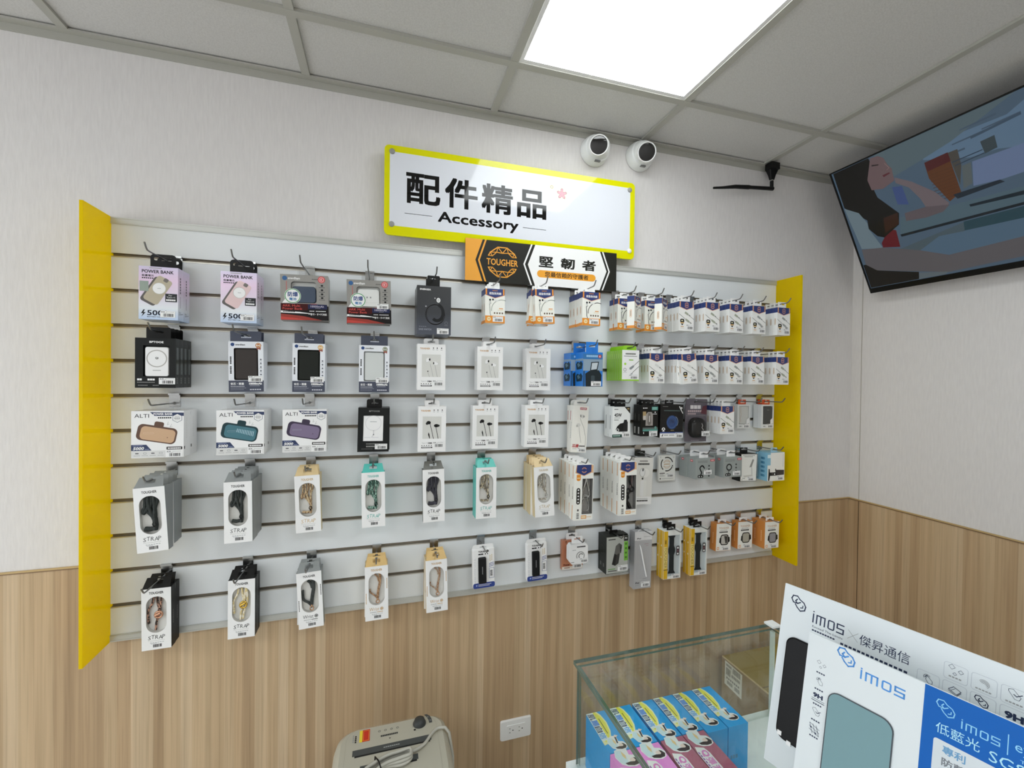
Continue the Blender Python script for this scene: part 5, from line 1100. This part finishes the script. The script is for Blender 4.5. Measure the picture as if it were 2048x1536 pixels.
KR = M('927b57', .7, 0, 1.1); q = MB(); q.box(0, .46, -.40, 0, 0, Z0 - 1.605, KR, top=M('98843f', .5, 0, 1.1)); q.box(-.0006, .004, -.40, 0, Z0 - 1.6085, Z0 - 1.6046, M('c9b58c', .6)); q.box(-.0003, .46, -.202, -.198, Z0 - 1.605, Z0 - 1.6046, M('6a5636', .7)); q.build('cardboard_body', t)  # pale strip along the top edge is a painted highlight
q = MB(); F = lambda x, y, l: (-.0004 - l / 1000, -x / 1000, Z0 - 1.605 - y / 1000); q.poly([F(*a, 0) for a in ((18, 8), (108, 12), (106, 112), (16, 106))], M('d9d7cd', .5)); pp = Print(q, F, .1)
for a in ((24, 16, 30, 10), (60, 16, 40, 22), (24, 32, 24, 30), (54, 46, 44, 12), (26, 70, 70, 8), (30, 84, 30, 14), (70, 84, 26, 16)): pp.dash(*a, M('77756d'), 7, .3)
q.build('shipping_label', t)

# the two cardboard standees on the counter top; local x along the board, local z up the board, front facing -y
def standee(name, lab, tl, h):
    u = Vector((.277, -.961, 0)).normalized(); v = Vector((.211, .061, .976)).normalized(); n = u.cross(v)
    t = thing(name, lab, 'display board'); k = Matrix(((u.x, v.x, n.x), (u.y, v.y, n.y), (u.z, v.z, n.z)))
    t.matrix_world = Matrix.Translation(Vector(tl)) @ k.to_4x4(); return t
PB = M('cfd6da', .4); LK = M('26304a', .4); LG = M('b2b9c2', .4)
def chain(p, x, y, s, mat, t):
    L = lambda pts: [(x - 2 + s * i, y - 11 * s + s * j) for i, j in pts]
    p.line(L([(9, 11), (3, 11), (0, 6), (2, 1), (8, 0), (12, 4), (18, 7), (21, 12), (20, 18), (14, 21), (9, 17), (6, 13)]), t, mat)
    p.line(L([(8, 5), (6, 8), (9, 11), (13, 8)]), t, mat); p.line(L([(17, 12), (17, 15), (14, 16)]), t * .8, mat)
def imos(p, x, y, h, w, mat, t):
    u = w / 10.0
    p.line([(x, y), (x, y + h)], t, mat); p.rect(x - t / 2, y - h * .38, t, t, mat)
    p.line([(x + u * 1.2, y + h), (x + u * 1.2, y), (x + u * 3.9, y), (x + u * 3.9, y + h)], t, mat); p.line([(x + u * 2.55, y), (x + u * 2.55, y + h)], t, mat)
    p.frame(x + u * 4.9, y - t / 2, u * 2.3, h + t, t, t * 1.4, mat); p.line([(x + u * 10, y), (x + u * 8, y), (x + u * 8, y + h / 2), (x + u * 10, y + h / 2), (x + u * 10, y + h), (x + u * 8, y + h)], t, mat)
def icon(p, k, x, y, s, mat):
    if k == 0:
        for a, b, r in ((-5, -4, 4), (6, 0, 3.2), (-1, 6, 2.4)): p.line([(x + s * (a - r), y + s * b), (x + s * a, y + s * (b - r)), (x + s * (a + r), y + s * b), (x + s * a, y + s * (b + r))], .5 * s, mat, True)
    elif k == 1:
        for r in range(1, 5): p.ring(x, y, 1.8 * r * s, .8 * s, mat, -200 + 12 * r, 20 + 8 * r)
    elif k == 2: p.line([(x + s * a, y + s * b) for a, b in ((-7, -6), (-2, -8), (7, 2), (5, 7), (0, 7), (-7, -3))], .6 * s, mat, True); p.line([(x - 1 * s, y), (x + 2 * s, y + 2 * s), (x + 8 * s, y - 3 * s)], 1.2 * s, mat)
    elif k == 3: p.line([(x + s * a, y + s * b) for a, b in ((-2, -6), (6, 2), (6, 7), (1, 8), (-3, 2))], .6 * s, mat, True); p.ring(x - 1.5 * s, y - 2 * s, 5 * s, .6 * s, mat, 150, 330); p.ring(x - 1.5 * s, y - 2 * s, 3 * s, 1 * s, mat, 150, 330)
    elif k == 4: p.line([(x + s * a, y + s * b) for a, b in ((-7, 1), (-1, -5), (8, -1), (3, 6))], .8 * s, mat, True); p.line([(x + s * a, y + s * b) for a, b in ((-4, 2), (1, -3))], .5 * s, mat); p.line([(x - 7 * s, y + 3 * s), (x + 3 * s, y + 8 * s), (x + 8 * s, y + 1 * s)], .8 * s, mat)
t = standee('phone_film_board', 'larger white cardboard stand-up board with black phone panel, behind the blue one on the counter', (1.389, -.940, Z0 - .781), .275)
t['label'] = 'larger white cardboard display board with black phone panel, behind the blue and white one'
BH = 274; mpb = lambda x, y, l: (x / 1000, -y / 1000, l / 1000)
q = MB(); q.box(0, .40, -BH / 1000, 0, -.004, 0, PB); p = Print(q, mpb, .08)
chain(p, 14, 24, 1.0, LK, 1.7); imos(p, 45, 30, 12, 40, LK, 1.8)
p.text('Exceed The Limits', 45, 46.5, 3, LK, w=40); p.line([(91, 32), (103, 44)], .5, GREY); p.line([(91, 44), (103, 32)], .5, GREY)
p.text('傑昇通信', 105, 31, 14.5, LK, w=56, bold=.112); p.dash(45, 52.5, 31, 2.2, LK, 9, .2); p.dash(83, 54, 78, 3.0, LK, 15, .3)
for r in range(2):
    for c in range(5):
        x, y = 169 + c * 24.6 - 2 * 0, 21 + r * 22.5
        if r == 0 and c == 0: continue
        p.frame(x, y, 22, 20, .5, 3, LG)
        if r == 1 and c == 0: icon(p, 3, x + 11, y + 8, .7, LK)
        elif (r, c) == (0, 1): icon(p, 0, x + 11, y + 7, .75, LK); p.dash(x + 5, y + 15, 12, 1.6, GREY, 4)
        elif (r, c) == (0, 2): icon(p, 1, x + 11, y + 9, .65, GREY); p.dash(x + 4, y + 16, 14, 1.4, GREY, 5)
        elif (r, c) == (0, 3): icon(p, 2, x + 11, y + 7, .7, LK); p.dash(x + 4, y + 16, 14, 1.6, GREY, 5)
        elif (r, c) == (1, 1): icon(p, 4, x + 11, y + 8, .75, LK)
        elif (r, c) == (1, 2): chain(p, x + 6, y + 8, .55, LK, .9)
        elif (r, c) == (1, 3): p.text('9H', x + 4, y + 5, 8, LK, w=15, bold=.04)
        else: p.dash(x + 5, y + 9, 12, 2, GREY, 4)
q.build('printed_board', t)
q = MB(); T = rrect(13, 76, 72, 153, 13, 6); q.loft([[mpb(x, y, .1) for x, y in T], [mpb(x, y, 3) for x, y in T], [mpb(49 + (x - 49) * .96, 152.5 + (y - 152.5) * .98, 3.6) for x, y in T]], M('060607', .3, 0, 1, .2), False, False)
for x, y in ((16, 222), (30, 229)): q.box(x / 1000, x / 1000 + .006, -y / 1000 - .003, -y / 1000 + .003, .0001, .0045, M('eef0f2', .2))
q.build('phone_panel', t)
q = MB(); q.poly([(.1, -.02, -.0045), (.3, -.02, -.0045), (.3, -BH / 1000 + .016, -.07), (.1, -BH / 1000 + .016, -.07)], PB); q.build('back_strut', t)
t = standee('phone_film_board', 'smaller white and blue cardboard display board with grey screen panel, standing foremost on the counter', (1.342, -1.021, Z0 - .81), .25)
BH2 = 244; BLU = M('0066c4', .4, 0, .85, .2); LB = M('5d9fd6', .35); CYN = M('7fc0f0', .35)
q = MB(); q.box(0, .30, -BH2 / 1000, 0, -.004, 0, PB); p = Print(q, mpb, .08)
p.rect(126, 0, 174, BH2, BLU)
chain(p, 38, 12, .95, M('3f86cc'), 1.8); imos(p, 64, 19, 9.5, 44, M('3f86cc'), 1.9)
chain(p, 139, 18, .75, CYN, 1.0); imos(p, 159, 23, 7, 29, CYN, 1.1); p.line([(194, 14), (194, 34)], .8, CYN); p.text('eye', 199, 20, 9.5, CYN, w=17); p.text('TECH', 203, 33, 3, CYN, w=16)
p.text('低藍光', 138, 35, 11.5, M('9fd2f6'), w=36, bold=.01); p.text('SGS', 181, 38, 11, M('9fd2f6'), w=26)
p.rect(137, 53, 80, 60, M('c4ccd2'), 3); p.text('專利', 145, 57, 9, M('5b8fb8'), w=19, bold=.02); p.text('防藍光', 145, 70, 9, M('6a7078'), w=30, bold=.02)
for k, y in enumerate((38, 60, 80, 101, 122)):
    x = 19
    if k == 2: p.text('9H', x - 6, y - 5, 6, LK, w=12, bold=.04); p.line([(x - 7, y + 3), (x + 8, y + 3)], .6, LK); p.line([(x - 7, y + 5.4), (x + 8, y + 5.4)], .9, LK)
    elif k == 4:
        for a in (-4, 0, 4): p.line([(x - 6, y + a - 2), (x + 6, y + a + 2)], .5, LK); p.line([(x + a - 2, y - 6), (x + a + 2, y + 6)], .5, LK)
        p.circ(x - 4, y - 1, 1, LK); p.circ(x + 2, y + 4, 1, LK)
    else: icon(p, (0, 3, 2, 2, 0)[k], x, y - 2, .62, LK)
    p.dash(x - 5, y + 8.6, 11, 1.7, LK, 4, .25)
q.build('printed_board', t)
q = MB(); T = rrect(31, 61, 71, 150, 13, 6); q.loft([[mpb(x, y, .1) for x, y in T], [mpb(x, y, 1.6) for x, y in T]], M('15222c', .15), False, False); T2 = rrect(32.2, 62.2, 68.6, 147.6, 12, 6); q.poly([mpb(x, y, 1.7) for x, y in T2], M('678f96', .12, 0, 1)); q.build('screen_panel', t)
q = MB(); q.poly([(.08, -.02, -.0045), (.22, -.02, -.0045), (.22, -BH2 / 1000 + .0105, -.042), (.08, -BH2 / 1000 + .0105, -.042)], PB); q.build('back_strut', t)

# ------------------------------------------------------------------ paper shredder
t = thing('paper_shredder', 'beige office paper shredder standing by the wood strip wall below the slatwall', 'shredder', (.775, -.292, 0))
BG = M('aeab9d', .4); BG2 = M('c5c1b0', .4); DG = M('4a4d4d', .45)
R = lambda w, d, z, r, dx=0, dy=0: [(x + dx, y + dy, z) for x, y in rrect(-w / 2, -d / 2, w, d, r, 6)]
q = MB(); q.loft([R(.27, .21, 0, .03), R(.28, .225, .02, .035), R(.305, .245, .36, .045)], M('8f8d84', .5), True); q.build('waste_bin', t)
q = MB(); q.loft([R(.318, .262, .362, .05), R(.322, .266, .40, .055), R(.318, .262, .445, .055), R(.302, .246, .469, .05), R(.28, .226, .478, .045)], BG, True); q.build('cutter_head', t)
top = .4782; zf = lambda x, y, l: (x / 1000 - .775, y / 1000 + .292, top + l / 1000)
q = MB(); p = Print(q, lambda x, y, l: zf(x, -y, l), .12)
p.frame(648, 176, 252, 226, .8, 40, M('9e9b8c'))
for a in ((668, 250, 212, 20), (690, 305, 150, 18)): p.rect(*a, DG); p.rect(a[0] + 6, a[1] + a[3], a[2] - 10, 5, M('1e2020')); 
p.dash(750, 259, 44, 3, M('9fa3a3'), 8); p.dash(745, 314, 32, 3, M('9fa3a3'), 5)
p.dash(742, 216, 48, 6, M('3a3c3c'), 10, .15); p.poly([(764, 231), (770, 231), (767, 235)], INK)
for k in range(4): p.ring(738 + k * 17, 200, 3.4, 1.1, DG)
p.rect(836, 211, 3, 3, GREY); p.circ(837, 222, 3.2, INK); p.dash(830, 209, 12, 2, GREY, 3)
p.rect(684, 184, 8, 42, M('e4cf3c')); p.rect(692, 184, 20, 42, M('c3301f')); p.frame(694, 187, 16, 36, 1, 1, M('e7a23a')); p.dash(672, 200, 4, 26, INK, 4, .2, True); p.dash(666, 196, 3, 28, GREY, 4, .2, True)
p.poly([(868, 172), (876, 172), (884, 180), (888, 192), (889, 208), (880, 208), (879, 195), (874, 182)], DG); p.circ(878, 184, 2, GREY); p.circ(884, 198, 2, GREY)
q.build('control_panel', t)
q = MB(); q.lathe([(.0, .001), (.019, .001), (.019, .003), (.016, .008), (.0145, .013), (0, .0135)], zf(852, -203, 0), (0, 0, 1), M('3d3f3f', .35), 24); q.build('dial_knob', t)
q = MB(); CB = M('aeaca2', .45); cz = lambda pts, z: [(x - .775, y + .292, top + z) for x, y in pts]
q.tube([(.164, .0, .30), (.166, .02, .42), (.158, .04, .473)] + cz(smooth([(.922, -.245), (.9, -.243), (.88, -.26), (.86, -.286), (.832, -.301), (.792, -.303), (.741, -.318), (.70, -.336)]), .007), .0042, CB, 8)
for k in range(3): q.tube(cz(smooth([(.705, -.334 - .004 * k), (.753, -.306 - .006 * k), (.792, -.300 - .006 * k), (.818, -.309), (.819, -.327), (.795, -.338 + .003 * k), (.753, -.334 - .003 * k), (.715, -.352 - .005 * k), (.70, -.342 - .004 * k)]), .008 + .0075 * k), .0042, CB, 8)
cord = q.build('power_cord', t)
q = MB(); q.tube([zf(728, -318, 2), zf(728, -318, 28), zf(737, -335, 30), zf(744, -356, 24), zf(744, -356, 2)], .0018, BLACK, 6); q.build('cable_tie', cord)

# ------------------------------------------------------------------ light, camera, render look
wd = bpy.data.worlds.new('World'); SC.world = wd; wd.use_nodes = True
bg = wd.node_tree.nodes['Background']; bg.inputs[0].default_value = (.90, .95, 1.0, 1); bg.inputs[1].default_value = WORLD_E
cd = bpy.data.cameras.new('Camera'); co = bpy.data.objects.new('Camera', cd); C.objects.link(co)
cd.sensor_width = 36; cd.lens = 864.5058 / 2048 * 36; cd.clip_start = .01
yaw, pit, rol = .2883, -.0106, .0118
fw = Vector((math.sin(yaw) * math.cos(pit), math.cos(yaw) * math.cos(pit), math.sin(pit)))
r0 = fw.cross(Vector((0, 0, 1))).normalized(); u0 = r0.cross(fw)
r1 = r0 * math.cos(rol) + u0 * math.sin(rol); u1 = -r0 * math.sin(rol) + u0 * math.cos(rol)
co.matrix_world = Matrix(((r1.x, u1.x, -fw.x, .742), (r1.y, u1.y, -fw.y, -1.4985), (r1.z, u1.z, -fw.z, Z0 - .4459), (0, 0, 0, 1)))
SC.camera = co
vs = SC.view_settings; vs.view_transform = 'Standard'; vs.look = 'None'; vs.gamma = 1; vs.use_curve_mapping = False; vs.exposure = EXPO
SC.cycles.max_bounces = 8; SC.cycles.transparent_max_bounces = 16
